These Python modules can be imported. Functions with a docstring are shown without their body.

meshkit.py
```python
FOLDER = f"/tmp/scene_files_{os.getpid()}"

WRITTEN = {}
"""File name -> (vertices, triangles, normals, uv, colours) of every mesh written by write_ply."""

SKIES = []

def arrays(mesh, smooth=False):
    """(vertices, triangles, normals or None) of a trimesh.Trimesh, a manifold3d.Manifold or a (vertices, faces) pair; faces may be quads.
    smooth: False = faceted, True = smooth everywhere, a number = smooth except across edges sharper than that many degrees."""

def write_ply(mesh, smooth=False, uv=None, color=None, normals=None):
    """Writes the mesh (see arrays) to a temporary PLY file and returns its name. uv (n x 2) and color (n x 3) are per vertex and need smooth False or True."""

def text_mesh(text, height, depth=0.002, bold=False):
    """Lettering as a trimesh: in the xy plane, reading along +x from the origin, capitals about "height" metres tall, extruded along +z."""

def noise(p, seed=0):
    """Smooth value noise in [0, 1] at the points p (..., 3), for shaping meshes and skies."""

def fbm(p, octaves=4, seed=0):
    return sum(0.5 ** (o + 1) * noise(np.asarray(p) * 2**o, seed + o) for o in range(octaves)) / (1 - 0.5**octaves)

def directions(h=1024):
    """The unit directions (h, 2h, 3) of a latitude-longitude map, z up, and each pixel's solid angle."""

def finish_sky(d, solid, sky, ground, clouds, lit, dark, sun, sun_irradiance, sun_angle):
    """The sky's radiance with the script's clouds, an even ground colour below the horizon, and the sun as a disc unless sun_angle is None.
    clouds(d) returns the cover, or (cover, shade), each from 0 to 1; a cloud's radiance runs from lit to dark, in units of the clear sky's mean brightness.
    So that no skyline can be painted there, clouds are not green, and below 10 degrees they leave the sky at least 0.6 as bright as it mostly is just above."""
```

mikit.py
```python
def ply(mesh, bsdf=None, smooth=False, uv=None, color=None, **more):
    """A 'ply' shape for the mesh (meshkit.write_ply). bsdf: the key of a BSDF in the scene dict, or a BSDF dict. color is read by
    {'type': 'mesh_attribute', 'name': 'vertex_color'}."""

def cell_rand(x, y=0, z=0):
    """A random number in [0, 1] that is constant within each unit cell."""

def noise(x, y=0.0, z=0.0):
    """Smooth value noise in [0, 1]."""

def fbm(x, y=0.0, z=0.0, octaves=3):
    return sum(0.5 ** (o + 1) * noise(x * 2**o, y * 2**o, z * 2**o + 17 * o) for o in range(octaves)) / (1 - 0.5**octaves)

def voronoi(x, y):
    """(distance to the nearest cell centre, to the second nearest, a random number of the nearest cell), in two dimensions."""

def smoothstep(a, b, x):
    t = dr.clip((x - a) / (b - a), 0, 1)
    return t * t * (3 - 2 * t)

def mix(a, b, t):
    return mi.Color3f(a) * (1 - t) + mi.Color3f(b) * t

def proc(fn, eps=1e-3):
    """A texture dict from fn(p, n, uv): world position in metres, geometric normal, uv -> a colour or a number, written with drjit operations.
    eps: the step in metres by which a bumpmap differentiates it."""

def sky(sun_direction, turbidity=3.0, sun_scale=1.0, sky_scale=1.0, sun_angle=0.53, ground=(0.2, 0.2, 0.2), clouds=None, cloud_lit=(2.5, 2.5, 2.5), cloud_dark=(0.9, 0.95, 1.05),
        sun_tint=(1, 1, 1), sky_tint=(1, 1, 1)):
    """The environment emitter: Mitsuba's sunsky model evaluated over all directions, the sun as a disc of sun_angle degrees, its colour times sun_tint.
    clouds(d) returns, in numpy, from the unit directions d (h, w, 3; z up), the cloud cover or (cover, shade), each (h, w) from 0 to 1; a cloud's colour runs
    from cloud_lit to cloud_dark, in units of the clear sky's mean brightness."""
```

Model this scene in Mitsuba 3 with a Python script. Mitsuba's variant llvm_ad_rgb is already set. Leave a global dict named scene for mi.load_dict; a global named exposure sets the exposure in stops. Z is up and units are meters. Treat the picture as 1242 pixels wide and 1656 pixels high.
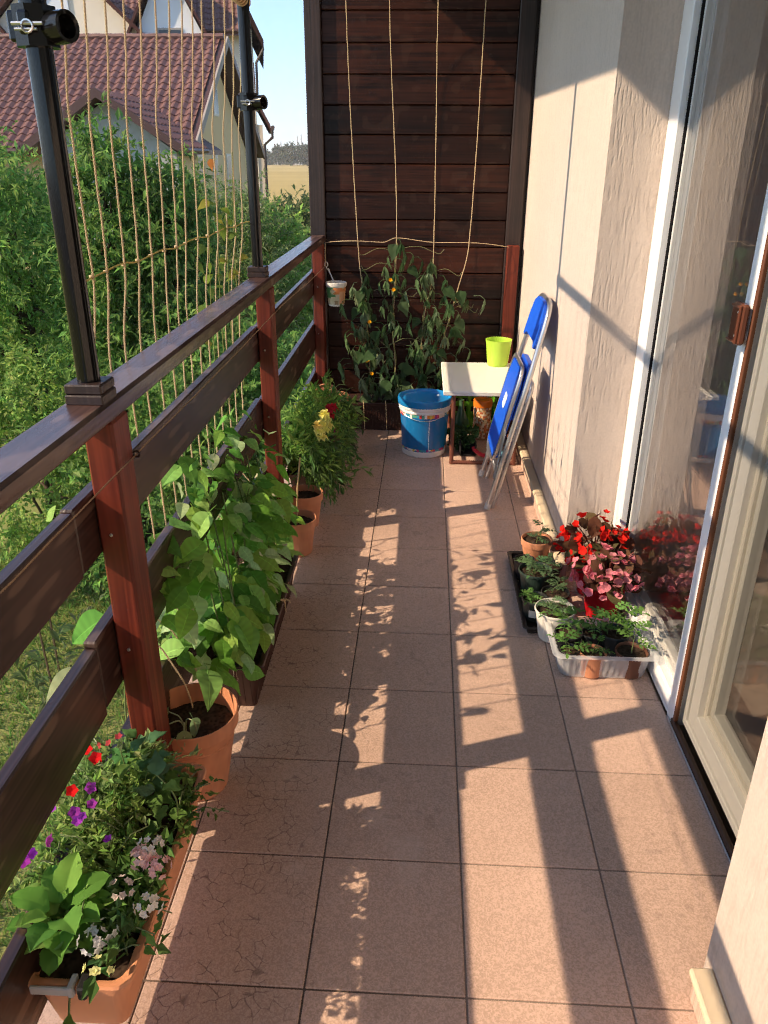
import math, numpy as np, trimesh, mitsuba as mi, mikit, meshkit, manifold3d as m3
import drjit as dr
from mikit import noise, fbm, voronoi, cell_rand, smoothstep, mix

T = mi.ScalarTransform4f
scene, labels = {}, {}

# ------------------------------------------------------------------ camera, sky, exposure
FWD, UP = np.array([-0.0402, 0.9108, -0.4109]), np.array([-0.0238, 0.4105, 0.9115])
EYE = np.array([0.0, 0.0, 1.58])
scene['camera'] = {'type': 'perspective', 'fov': 52.194, 'fov_axis': 'x', 'near_clip': 0.05, 'far_clip': 4000.0,
                   'to_world': T().look_at(origin=EYE.tolist(), target=(EYE + FWD).tolist(), up=UP.tolist())}


def cloud(d):
    c = meshkit.fbm(np.stack([d[..., 0] * 5, d[..., 1] * 5, d[..., 2] * 16], -1), 5, 4)
    return 0.02 + np.clip((c - 0.54) * 3.4, 0, 0.5) * np.clip(d[..., 2] * 8, 0, 1)


scene['sky'] = mikit.sky((-1.0, -0.375, 0.79), turbidity=2.6, sun_scale=0.84, sky_scale=1.42, sun_tint=(0.97, 0.95, 0.95), sky_tint=(0.89, 0.93, 1.02), clouds=cloud, cloud_lit=(1.75, 1.85, 2.0))
exposure = 2.52

# ------------------------------------------------------------------ materials
rng = np.random.default_rng(7)


def two(b):
    return {'type': 'twosided', 'bsdf': b}


def princ(color, rough=0.5, **k):
    col = color if isinstance(color, dict) else {'type': 'rgb', 'value': list(color)}
    return {'type': 'principled', 'base_color': col, 'roughness': rough, **k}


def bump(b, fn, eps=1e-3):
    return {'type': 'bumpmap', 'arbitrary': mikit.proc(fn, eps), 'scale': 1.0, 'bsdf': b}


VC = {'type': 'mesh_attribute', 'name': 'vertex_color'}


def tile_crackle(p):
    wx, wy = p.x + 0.012 * noise(p.x * 45, p.y * 45, 3), p.y + 0.012 * noise(p.x * 45, p.y * 45, 9)
    tx, ty = dr.floor((p.x + 0.2165) / 0.338), dr.floor((p.y - 1.413) / 0.340)
    a, b, _ = voronoi(wx * 33 + 7.3 * tx, wy * 33 + 5.1 * ty)
    line = 1 - smoothstep(0.02, 0.085, b - a)
    return line * smoothstep(0.42, 0.68, noise(p.x * 26, p.y * 26, 5))


def tile_color(p, n, uv):
    tone = fbm(p.x * 3, p.y * 3, 1.5)
    fine = noise(p.x * 420, p.y * 420, 2) * 0.6 + noise(p.x * 230, p.y * 230, 4) * 0.4
    c = mix((0.450, 0.302, 0.228), (0.590, 0.410, 0.322), smoothstep(0.25, 0.8, fine * 0.85 + tone * 0.2))
    c = c * (0.92 + 0.14 * tone) * (0.94 + 0.12 * cell_rand(dr.floor((p.x + 0.2165 - 0.0071 * p.y) / 0.338), dr.floor((p.y - 1.413 + 0.0071 * p.x) / 0.340), 3))
    dirt = smoothstep(0.35, 0.75, noise(p.x * 2.3 + 4, p.y * 1.7, 8)) * smoothstep(0.25, -0.5, p.x)
    cr = tile_crackle(p)
    c = mix(c, (0.10, 0.06, 0.045), cr * (0.08 + 0.50 * dirt))
    c = c * (1 - 0.22 * dirt)
    spot = smoothstep(0.80, 0.86, noise(p.x * 38, p.y * 38, 11)) * smoothstep(0.45, 0.8, noise(p.x * 3.1, p.y * 3.1, 21))
    c = mix(c, (0.13, 0.08, 0.06), spot * 0.18)
    pale = smoothstep(0.70, 0.95, noise(p.x * 11 + 7, p.y * 11, 31)) * smoothstep(0.5, 0.8, noise(p.x * 2.0 + 9, p.y * 2, 3))
    return mix(c, (0.58, 0.45, 0.38), pale * 0.25)


def tile_h(p, n, uv):
    return 0.0006 * (1 - tile_crackle(p)) + 0.0006 * noise(p.x * 260, p.y * 260, 6)


def wall_worm(p):
    u = p.x + p.y
    g = noise(u * 150 + 0.5 * noise(u * 9, p.z * 5), p.z * 17, 3)
    g2 = noise(u * 210 + 40, p.z * 26 + 3, 9)
    return dr.minimum(1, smoothstep(0.66, 0.78, g) * smoothstep(0.25, 0.5, noise(u * 16, p.z * 7, 5)) + 0.8 * smoothstep(0.72, 0.84, g2))


def wall_h(p, n, uv):
    u = p.x + p.y
    return -0.0012 * wall_worm(p) + 0.0009 * noise(u * 320, p.z * 260, 2)


def wall_color(p, n, uv):
    t = fbm(p.x * 2 + p.y * 2, p.z * 2, 4)
    u = p.x + p.y
    c = mix((0.565, 0.468, 0.400), (0.625, 0.528, 0.455), t) * (0.95 + 0.09 * noise(u * 260, p.z * 190, 7))
    splash = smoothstep(0.35, 0.02, p.z) * smoothstep(0.45, 0.75, noise(u * 30, p.z * 40, 3))
    c = mix(c, (0.42, 0.34, 0.27), 0.35 * splash)
    return c * (1 - 0.06 * wall_worm(p))


def grain(u, v, w):
    g = noise(u * 240 + 3 * noise(w * 5, v * 12, 1), v * 170, w * 3)
    return g * 0.6 + 0.4 * noise(u * 75, v * 60, w * 2.2)


def wood(cd, cl, axis):
    def fn(p, n, uv):
        a = {'x': (p.y, p.z, p.x), 'y': (p.x, p.z, p.y), 'z': (p.x, p.y, p.z)}[axis]
        g = grain(*a)
        blot = fbm(p.x * 4, p.y * 4, p.z * 4)
        c = mix(cd, cl, smoothstep(0.25, 0.85, g * 0.6 + blot * 0.5))
        if axis == 'x':
            c = c * (0.55 + 0.95 * cell_rand(dr.floor((p.z - 0.138) / 0.157), 4, 2))
            knot = smoothstep(0.72, 0.80, noise(p.x * 17, p.z * 20, 8))
            c = mix(c, (0.08, 0.045, 0.03), knot * 0.14)
        if axis == 'y':
            wear = smoothstep(0.66, 0.80, noise(p.x * 40, p.y * 9, p.z * 40))
            c = mix(c, (0.17, 0.105, 0.075), wear * 0.4)
        return c
    return fn


def wood_h(axis):
    def fn(p, n, uv):
        a = {'x': (p.y, p.z, p.x), 'y': (p.x, p.z, p.y), 'z': (p.x, p.y, p.z)}[axis]
        return 0.0007 * grain(*a)
    return fn


B = scene
B['m_tile'] = two(bump(princ(mikit.proc(tile_color), 0.5, specular=0.35), tile_h))
B['m_grout'] = two({'type': 'diffuse', 'reflectance': mikit.proc(lambda p, n, uv: mix((0.10, 0.075, 0.06), (0.26, 0.20, 0.165), smoothstep(-0.25, 0.3, p.x) * 0.8 + 0.2 * noise(p.x * 20, p.y * 20)))})
B['m_wall'] = two(bump({'type': 'diffuse', 'reflectance': mikit.proc(wall_color)}, wall_h, 1.5e-3))
B['m_ledge'] = two({'type': 'diffuse', 'reflectance': mikit.proc(lambda p, n, uv: mix((0.64, 0.50, 0.33), (0.72, 0.60, 0.43), fbm(p.x * 30, p.y * 30, p.z * 30)))})
B['m_rail'] = two(bump(princ(mikit.proc(wood((0.026, 0.0135, 0.0125), (0.075, 0.038, 0.031), 'y')), 0.27, specular=0.7), wood_h('y')))
B['m_board'] = two(bump(princ(mikit.proc(wood((0.013, 0.0060, 0.0050), (0.040, 0.018, 0.0135), 'y')), 0.34, specular=0.55), wood_h('y')))
B['m_post'] = two(bump(princ(mikit.proc(wood((0.072, 0.012, 0.007), (0.175, 0.033, 0.017), 'z')), 0.42, specular=0.28), wood_h('z')))
B['m_plank'] = two(bump(princ(mikit.proc(wood((0.008, 0.0030, 0.0022), (0.040, 0.0115, 0.0058), 'x')), 0.40, specular=0.22), wood_h('x')))
B['m_screenpost'] = two(bump(princ(mikit.proc(wood((0.014, 0.008, 0.007), (0.040, 0.021, 0.017), 'z')), 0.45), wood_h('z')))
B['m_pole'] = two(princ((0.005, 0.0047, 0.0047), 0.12, specular=0.4))
B['m_twine'] = two({'type': 'diffuse', 'reflectance': mikit.proc(lambda p, n, uv: mix((0.60, 0.43, 0.24), (0.84, 0.66, 0.43), noise(p.x * 700, p.y * 700, p.z * 500)))})
B['m_terracotta'] = two(princ(mikit.proc(lambda p, n, uv: mix((0.52, 0.205, 0.105), (0.60, 0.27, 0.15), fbm(p.x * 22, p.y * 22, p.z * 22)) * (0.82 + 0.25 * fbm(p.x * 60, p.y * 60, p.z * 9))), 0.5, specular=0.35))
B['m_soil'] = two({'type': 'diffuse', 'reflectance': mikit.proc(lambda p, n, uv: mix((0.018, 0.012, 0.009), (0.075, 0.050, 0.036), noise(p.x * 160, p.y * 160, p.z * 160)))})
B['m_leaf'] = {'type': 'principledthin', 'base_color': VC, 'roughness': 0.30, 'diff_trans': 0.9, 'eta': 1.55}
B['m_petal'] = {'type': 'principledthin', 'base_color': VC, 'roughness': 0.6, 'diff_trans': 0.8, 'eta': 1.3}
B['m_v'] = two(princ(VC, 0.45, specular=0.4))
B['m_gloss'] = two(princ(VC, 0.22, specular=0.5))
B['m_matte'] = two({'type': 'diffuse', 'reflectance': VC})
B['m_steel'] = two(princ((0.62, 0.62, 0.63), 0.28, metallic=0.9))
B['m_glass'] = {'type': 'thindielectric', 'int_ior': 1.52}
B['m_mesh'] = {'type': 'thindielectric', 'int_ior': 1.02, 'specular_transmittance': {'type': 'rgb', 'value': [0.62, 0.61, 0.59]}}
B['m_clear'] = {'type': 'mask', 'opacity': 0.42, 'bsdf': two(princ((0.72, 0.72, 0.74), 0.2, specular=0.7))}
B['m_roof'] = two(princ(mikit.proc(lambda p, n, uv: mix((0.105, 0.046, 0.035), (0.190, 0.090, 0.070), noise(p.x * 2.6, p.y * 2.6, p.z * 2.6) * 0.6 + 0.4 * noise(p.x * 12, p.y * 12, p.z * 12))), 0.55))
B['m_plaster'] = two({'type': 'diffuse', 'reflectance': VC})
B['m_grass'] = two({'type': 'diffuse', 'reflectance': mikit.proc(lambda p, n, uv: mix((0.15, 0.18, 0.05), (0.32, 0.31, 0.12), fbm(p.x * 1.3, p.y * 1.3, 2, 4)))})
B['m_field'] = two({'type': 'diffuse', 'reflectance': mikit.proc(lambda p, n, uv: mix((0.36, 0.27, 0.11), (0.46, 0.37, 0.17), fbm(p.x * 0.02, p.y * 0.05, 2)))})

# ------------------------------------------------------------------ helpers
count = {}


def key(base, parent=None):
    k = base if parent is None else parent + '__' + base
    n = count.get(k, -1) + 1
    count[k] = n
    return k if n == 0 else f'{k}_{n:03d}'


def lab(k, label, cat=None, group=None, kind=None):
    labels[k] = {'label': label}
    if cat: labels[k]['category'] = cat
    if group: labels[k]['group'] = group
    if kind: labels[k]['kind'] = kind
    return k


def thing(name, label, cat, group=None):
    return lab(key(name), label, cat, group)


def vf(m):
    if isinstance(m, trimesh.Trimesh): return np.asarray(m.vertices), np.asarray(m.faces)
    if hasattr(m, 'to_mesh'):
        q = m.to_mesh(); return np.asarray(q.vert_properties[:, :3]), np.asarray(q.tri_verts)
    return np.asarray(m[0], float), np.asarray(m[1], int)


def shape(m, bsdf, color=None, smooth=False):
    if color is not None:
        v, f = vf(m)
        c = np.asarray(color, float)
        if c.ndim == 1: c = np.tile(c, (len(v), 1))
        return mikit.ply((v, f), bsdf, smooth=smooth, color=c)
    return mikit.ply(m, bsdf, smooth=smooth)


def put(name, m, bsdf, color=None, smooth=False, parent=None, at=None):
    k = key(name, parent)
    d = m if isinstance(m, dict) else shape(m, bsdf, color, smooth)
    scene[k] = {**d, 'to_world': T(at)} if at is not None else d
    return k


def split_smooth(m, ang=35):
    """Splits the vertices along sharp edges, so that colour and smooth shading go together."""
    return trimesh.graph.smooth_shade(trimesh.Trimesh(*vf(m), process=True), angle=math.radians(ang), facet_minarea=None)


def cat(*ms):
    vs, fs, n = [], [], 0
    for m in ms:
        v, f = vf(m)
        vs.append(v); fs.append(f + n); n += len(v)
    return np.vstack(vs), np.vstack(fs)


def box(x0, x1, y0, y1, z0, z1, bev=0.003):
    """A chamfered box."""
    lo, hi = np.array([x0, y0, z0], float), np.array([x1, y1, z1], float)
    b = min(bev, (hi - lo).min() * 0.45)
    pts = []
    for sx in (0, 1):
        for sy in (0, 1):
            for sz in (0, 1):
                s = np.array([sx, sy, sz])
                c, q = np.where(s, hi, lo), np.where(s, -b, b)
                for k in range(3):
                    p = c + q; p[k] = c[k]
                    pts.append(p)
    return m3.Manifold.hull_points(np.array(pts))


def plain(x0, x1, y0, y1, z0, z1):
    return trimesh.creation.box(bounds=[[x0, y0, z0], [x1, y1, z1]])


def tube(points, r, n=8, cap=True):
    p = np.asarray(points, float)
    r = np.broadcast_to(np.asarray(r, float), (len(p),))
    t = np.gradient(p, axis=0)
    t /= np.linalg.norm(t, axis=1, keepdims=True) + 1e-12
    ref = np.array([0, 0, 1.0]) if abs(t[:, 2]).mean() < 0.8 else np.array([1.0, 0, 0])
    a = np.cross(t, ref); a /= np.linalg.norm(a, axis=1, keepdims=True) + 1e-12
    b = np.cross(t, a)
    th = np.arange(n) * 2 * np.pi / n
    v = p[:, None] + r[:, None, None] * (np.cos(th)[None, :, None] * a[:, None] + np.sin(th)[None, :, None] * b[:, None])
    i, j = np.meshgrid(np.arange(len(p) - 1), np.arange(n), indexing='ij')
    A, Bq, C, D = i * n + j, i * n + (j + 1) % n, (i + 1) * n + (j + 1) % n, (i + 1) * n + j
    f = np.vstack([np.stack([A, Bq, C], -1).reshape(-1, 3), np.stack([A, C, D], -1).reshape(-1, 3)])
    v = v.reshape(-1, 3)
    if cap:
        m = len(v)
        v = np.vstack([v, p[:1], p[-1:]])
        k = np.arange(n); L = (len(p) - 1) * n
        f = np.vstack([f, np.stack([k, k * 0 + m, (k + 1) % n], 1), np.stack([L + k, L + (k + 1) % n, k * 0 + m + 1], 1)])
    return v, f


def smoothpath(pts, n=24):
    from scipy.interpolate import PchipInterpolator
    p = np.asarray(pts, float)
    s = np.r_[0, np.cumsum(np.linalg.norm(np.diff(p, axis=0), axis=1))]
    return PchipInterpolator(s, p)(np.linspace(0, s[-1], n))


def lathe(profile, n=40, cx=0, cy=0, z=0):
    pr = np.asarray(profile, float)
    th = np.arange(n) * 2 * np.pi / n
    v = np.stack([pr[:, 0][:, None] * np.cos(th) + cx, pr[:, 0][:, None] * np.sin(th) + cy, pr[:, 1][:, None] + 0 * th + z], -1).reshape(-1, 3)
    i, j = np.meshgrid(np.arange(len(pr) - 1), np.arange(n), indexing='ij')
    A, Bq, C, D = i * n + j, i * n + (j + 1) % n, (i + 1) * n + (j + 1) % n, (i + 1) * n + j
    f = np.vstack([np.stack([A, Bq, C], -1).reshape(-1, 3), np.stack([A, C, D], -1).reshape(-1, 3)])
    return trimesh.Trimesh(v, f, process=False)


def rim_box(x0, x1, y0, y1, z0, z1, taper, rim, wall=0.005, rad=0.02, soil=0.03, ribs=0):
    """A tapered planter with a lip: an outer and an inner rounded rectangle lofted; returns (shell, soil)."""
    def ring(grow, z, rr):
        n, out = 7, []
        for cx, cy, a0 in ((x1, y1, 0), (x0, y1, 90), (x0, y0, 180), (x1, y0, 270)):
            sx, sy = (1 if cx == x1 else -1), (1 if cy == y1 else -1)
            ox, oy = cx + sx * (grow - rr), cy + sy * (grow - rr)
            for k in range(n):
                a = math.radians(a0 + 90 * k / (n - 1))
                out.append((ox + rr * math.cos(a), oy + rr * math.sin(a), z))
        return out
    h = z1 - z0
    prof = [(-taper, z0, rad * .7), (0 - taper * .12, z1 - rim, rad), (0.008, z1 - rim + 0.001, rad), (0.012, z1 - 0.004, rad), (0.009, z1, rad), (0.002, z1, rad), (-0.001 - wall, z1 - 0.004, rad * .8), (-taper * .4 - wall, z1 - soil - 0.012, rad * .7)]
    rings = [ring(*q) for q in prof]
    m = len(rings[0])
    v = np.array(rings).reshape(-1, 3)
    f = []
    for i in range(len(rings) - 1):
        for j in range(m):
            a, b, c, d = i * m + j, i * m + (j + 1) % m, (i + 1) * m + (j + 1) % m, (i + 1) * m + j
            f += [(a, b, c), (a, c, d)]
    v = np.vstack([v, [[(x0 + x1) / 2, (y0 + y1) / 2, z0]]])
    f += [((j + 1) % m, j, len(v) - 1) for j in range(m)]
    ms = [(v, np.array(f))]
    if ribs:
        for yy in np.arange(y0 + 0.03, y1 - 0.02, ribs):
            for sx, xx in ((1, x1), (-1, x0)):
                ms.append(tube([(xx - sx * taper * .93, yy, z0 + .01), (xx - sx * taper * .15, yy, z1 - rim - .004)], 0.003, 5))
        for xx in np.arange(x0 + 0.03, x1 - 0.02, ribs):
            for sy, yy in ((1, y1), (-1, y0)):
                ms.append(tube([(xx, yy - sy * taper * .93, z0 + .01), (xx, yy - sy * taper * .15, z1 - rim - .004)], 0.003, 5))
    g = soil_sheet(x0 + wall + .001, x1 - wall - .001, y0 + wall + .001, y1 - wall - .001, z1 - soil)
    return cat(*ms), g


def soil_sheet(x0, x1, y0, y1, z, amp=0.016):
    nx, ny = max(6, int((x1 - x0) / .008)), max(6, int((y1 - y0) / .008))
    X, Y = np.meshgrid(np.linspace(x0, x1, nx), np.linspace(y0, y1, ny))
    Z = z + amp * (meshkit.fbm(np.stack([X * 55, Y * 55, X * 0 + z * 40], -1), 3) - .55)
    v = np.stack([X, Y, Z], -1).reshape(-1, 3)
    i, j = np.meshgrid(np.arange(ny - 1), np.arange(nx - 1), indexing='ij')
    a = i * nx + j
    return v, np.vstack([np.stack([a, a + 1, a + nx + 1], -1).reshape(-1, 3), np.stack([a, a + nx + 1, a + nx], -1).reshape(-1, 3)])


def soil_disk(cx, cy, z, r, amp=0.014):
    rr = np.linspace(0, r, 14)[1:]
    th = np.arange(36) * 2 * np.pi / 36
    v = np.vstack([[[cx, cy, z]], np.stack([cx + rr[:, None] * np.cos(th), cy + rr[:, None] * np.sin(th), 0 * rr[:, None] * th + z], -1).reshape(-1, 3)])
    v[:, 2] += amp * (meshkit.fbm(v * [60, 60, 0] + [0, 0, z * 31], 3) - .5)
    f = [(0, 1 + j, 1 + (j + 1) % 36) for j in range(36)]
    for i in range(12):
        for j in range(36):
            a, b = 1 + i * 36 + j, 1 + i * 36 + (j + 1) % 36
            f += [(a, a + 36, b + 36), (a, b + 36, b)]
    return v, np.array(f)


def unit(v):
    v = np.asarray(v, float)
    return v / (np.linalg.norm(v, axis=-1, keepdims=True) + 1e-12)


def frame(pos, d, up=(0, 0, 1), s=1.0):
    """4x4: local x runs along d, local z as near to up as it can, scaled by s."""
    x = unit(d)
    u = np.asarray(up, float)
    z = u - x * (u @ x)
    if np.linalg.norm(z) < 1e-3: z = np.array([1.0, 0, 0]) - x * x[0]
    z = unit(z); y = np.cross(z, x)
    m = np.eye(4)
    m[:3, 0], m[:3, 1], m[:3, 2], m[:3, 3] = x * s, y * s, z * s, pos
    return m


def moved(m, M):
    v, f = vf(m)
    return v @ M[:3, :3].T + M[:3, 3], f


# ------------------------------------------------------------------ leaves
def blade(L, prof, nseg=6, fold=0.25, droop=0.5, wave=0.0, nx=2, seed=0, base=0.0, vein=False):
    """A leaf along +x from the origin: prof(t) = half-width; folded along its midrib, drooping with t squared.
    vein: an extra pair of rows beside the midrib, and rows that run forward like side veins, each raised a little."""
    r = np.random.default_rng(seed)
    ph = r.random() * 6
    qs = [-1, -.5, -.07, 0, .07, .5, 1] if vein else [j / nx for j in range(-nx, nx + 1)]
    v = []
    for i in range(nseg + 1):
        t = i / nseg
        w = prof(t)
        for q in qs:
            a = abs(q)
            x = t * L - a * base * L * (1 - t) + (.14 * L * a * 4 * t * (1 - t) if vein else 0)
            y = w * q
            z = fold * abs(y) * (1 - .3 * a) - droop * L * t * t * .5 + wave * math.sin(ph + 9 * t + 3 * q) * a
            if vein: z -= .022 * L * (i % 2) * a * (1.3 - a)
            v.append((x, y, z))
    f, c = [], len(qs)
    for i in range(nseg):
        for j in range(c - 1):
            a = i * c + j
            f += [(a, a + c, a + c + 1), (a, a + c + 1, a + 1)]
    return np.array(v), np.array(f)


def veined(m, col, c, nseg):
    """Vertex colours of a veined blade (its vertices come first in m): midrib and side veins paler."""
    k = np.ones((len(vf(m)[0]), 1))
    for i in range(nseg + 1):
        for j in range(7):
            k[i * 7 + j] = 1.55 if j == 3 else 1.0 if i % 2 else 1.16
    return np.clip(np.asarray(col) * k, 0, .9)


heart = lambda W: (lambda t: W * (max(0.0, math.sin(math.pi * min(1, t ** 0.55)))) * (1.05 - .25 * t) if 0 < t < 1 else 0.0)
lance = lambda W: (lambda t: W * math.sin(math.pi * t ** 0.8) if 0 < t < 1 else 0.0)
roundl = lambda W: (lambda t: W * math.sqrt(max(0, 1 - (2 * t - 1) ** 2)))


def petiole(L, r=0.0012):
    return tube([(-L, 0, -.2 * L), (-L * .5, 0, -.02 * L), (0, 0, 0)], r, 4, False)


def pinnate(L, n=3, seed=0, lw=.32):
    """A compound leaf (tomato-like): lobed leaflets on a drooping rachis, one mesh."""
    r = np.random.default_rng(seed)
    P = lambda t: np.array([t * L, 0, .10 * L * math.sin(2.6 * t) - .25 * L * t * t])
    ms = [tube([P(t) for t in np.linspace(0, 1, 6)], L * .012, 4, False)]
    def lobed(l):
        pr = lambda t: (l * lw * math.sin(math.pi * t ** .75) * (0.72 + .28 * math.cos(18 * t)) if 0 < t < 1 else 0)
        return blade(l, pr, 8, .3, .5, l * .05, 1, int(r.integers(1e6)))
    for i in range(n):
        t = .35 + .5 * i / max(1, n - 1)
        for s in (-1, 1):
            l = L * (.42 - .10 * i / n) * r.uniform(.85, 1.1)
            ms.append(moved(lobed(l), frame(P(t), (math.cos(1.1), s * math.sin(1.1), r.uniform(-.15, .2)))))
    ms.append(moved(lobed(L * .46), frame(P(1), (1, 0, -.3))))
    return cat(*ms)


def flower5(R, cup=.35, n=5, wide=.5, seed=0):
    ms = []
    for k in range(n):
        a = 2 * math.pi * k / n + seed
        b = blade(R, lambda t: R * wide * math.sin(math.pi * min(1, (t * .9 + .1)) ** .9) if t > 0 else R * .08, 4, .15, -.4 * cup, R * .05, 1, k + seed)
        ms.append(moved(b, frame((0, 0, 0), (math.cos(a), math.sin(a), cup), (0, 0, 1))))
    return cat(*ms)


def jit(c, r, s=.15):
    c = np.asarray(c, float)
    return np.clip(c * (1 + r.normal(0, s * .6)) * (1 + r.normal(0, s * .5, 3)), .003, .95)


def variants(templates, colors, bsdf='m_leaf', seed=1, s=.13):
    """A few shared ply dicts: every template in every colour."""
    r = np.random.default_rng(seed)
    return [shape(t, bsdf, jit(c, r, s), True) for t in templates for c in colors]


def foliage_mesh(shoots, K, L, W, seed, cols, droop=.35, spread=.8, curve=.3, tipcol=None, lenv=.36):
    """Many small folded leaves along shoots (base, direction, length); 4 vertices and 2 triangles a leaf. Returns (v, f), colours."""
    r = np.random.default_rng(seed)
    base, d, ln = (np.asarray(a, float) for a in shoots)
    S = len(base)
    t = (np.arange(K) + r.random((S, K)) * .8) / K
    d = unit(d)
    P = base[:, None] + d[:, None] * (t * ln[:, None])[..., None]
    P[..., 2] -= curve * ln[:, None] * t ** 2
    rnd = unit(r.normal(size=(S, K, 3)))
    ld = unit(d[:, None] * (1 - .5 * spread) + rnd * spread + np.array([0, 0, -droop]))
    nrm = unit(np.cross(ld, unit(r.normal(size=(S, K, 3)) + np.array([0, 0, .0]))))
    nrm = unit(nrm * np.sign(nrm[..., 2:] + 1e-6) + np.array([0, 0, .7]))
    nrm = unit(nrm - ld * (nrm * ld).sum(-1, keepdims=True))
    side = np.cross(nrm, ld)
    l = L * (1 + lenv * r.normal(size=(S, K, 1)))
    w = W * l / L
    a = P; b = P + ld * l * .45 + side * w + nrm * w * .35; c = P + ld * l - nrm * l * .12; e = P + ld * l * .45 - side * w + nrm * w * .35
    v = np.stack([a, b, c, e], 2).reshape(-1, 3)
    n = S * K
    i = np.arange(n) * 4
    f = np.vstack([np.stack([i, i + 2, i + 1], 1), np.stack([i, i + 3, i + 2], 1)])
    cols = np.asarray(cols, float)
    sc = cols[r.integers(len(cols), size=S)]
    cc = sc[:, None] * (1 + .22 * r.normal(size=(S, K, 1))) * (1 + .07 * r.normal(size=(S, K, 3)))
    if tipcol is not None:
        cc = cc + (np.asarray(tipcol) - cc) * (np.clip(t - .45, 0, 1) * 1.1 * r.random((S, 1)))[..., None]
    return (v, f), np.repeat(np.clip(cc, .004, .9).reshape(-1, 3), 4, 0)


def blob_shoots(blobs, r, up=.5, lmin=.25, lmax=.55, shell=.55):
    """Shoots spread through ellipsoids (centre, radii, number), pointing outwards and up."""
    bs, ds, ls = [], [], []
    for c, rad, n in blobs:
        c, rad = np.asarray(c, float), np.asarray(rad, float)
        u = unit(r.normal(size=(n, 3)))
        q = (shell + (1 - shell) * r.random((n, 1)))
        lump = .80 + .38 * meshkit.noise(u * 2.6 + c, 3)[:, None]
        p = c + u * rad * q * lump
        bs.append(p)
        ds.append(unit(u / rad * rad.mean() * .9 + np.array([0, 0, up]) + .45 * r.normal(size=(n, 3))))
        ls.append(r.uniform(lmin, lmax, n))
    return np.vstack(bs), np.vstack(ds), np.concatenate(ls)


def arr(*a):
    return np.array(a, float)

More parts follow.
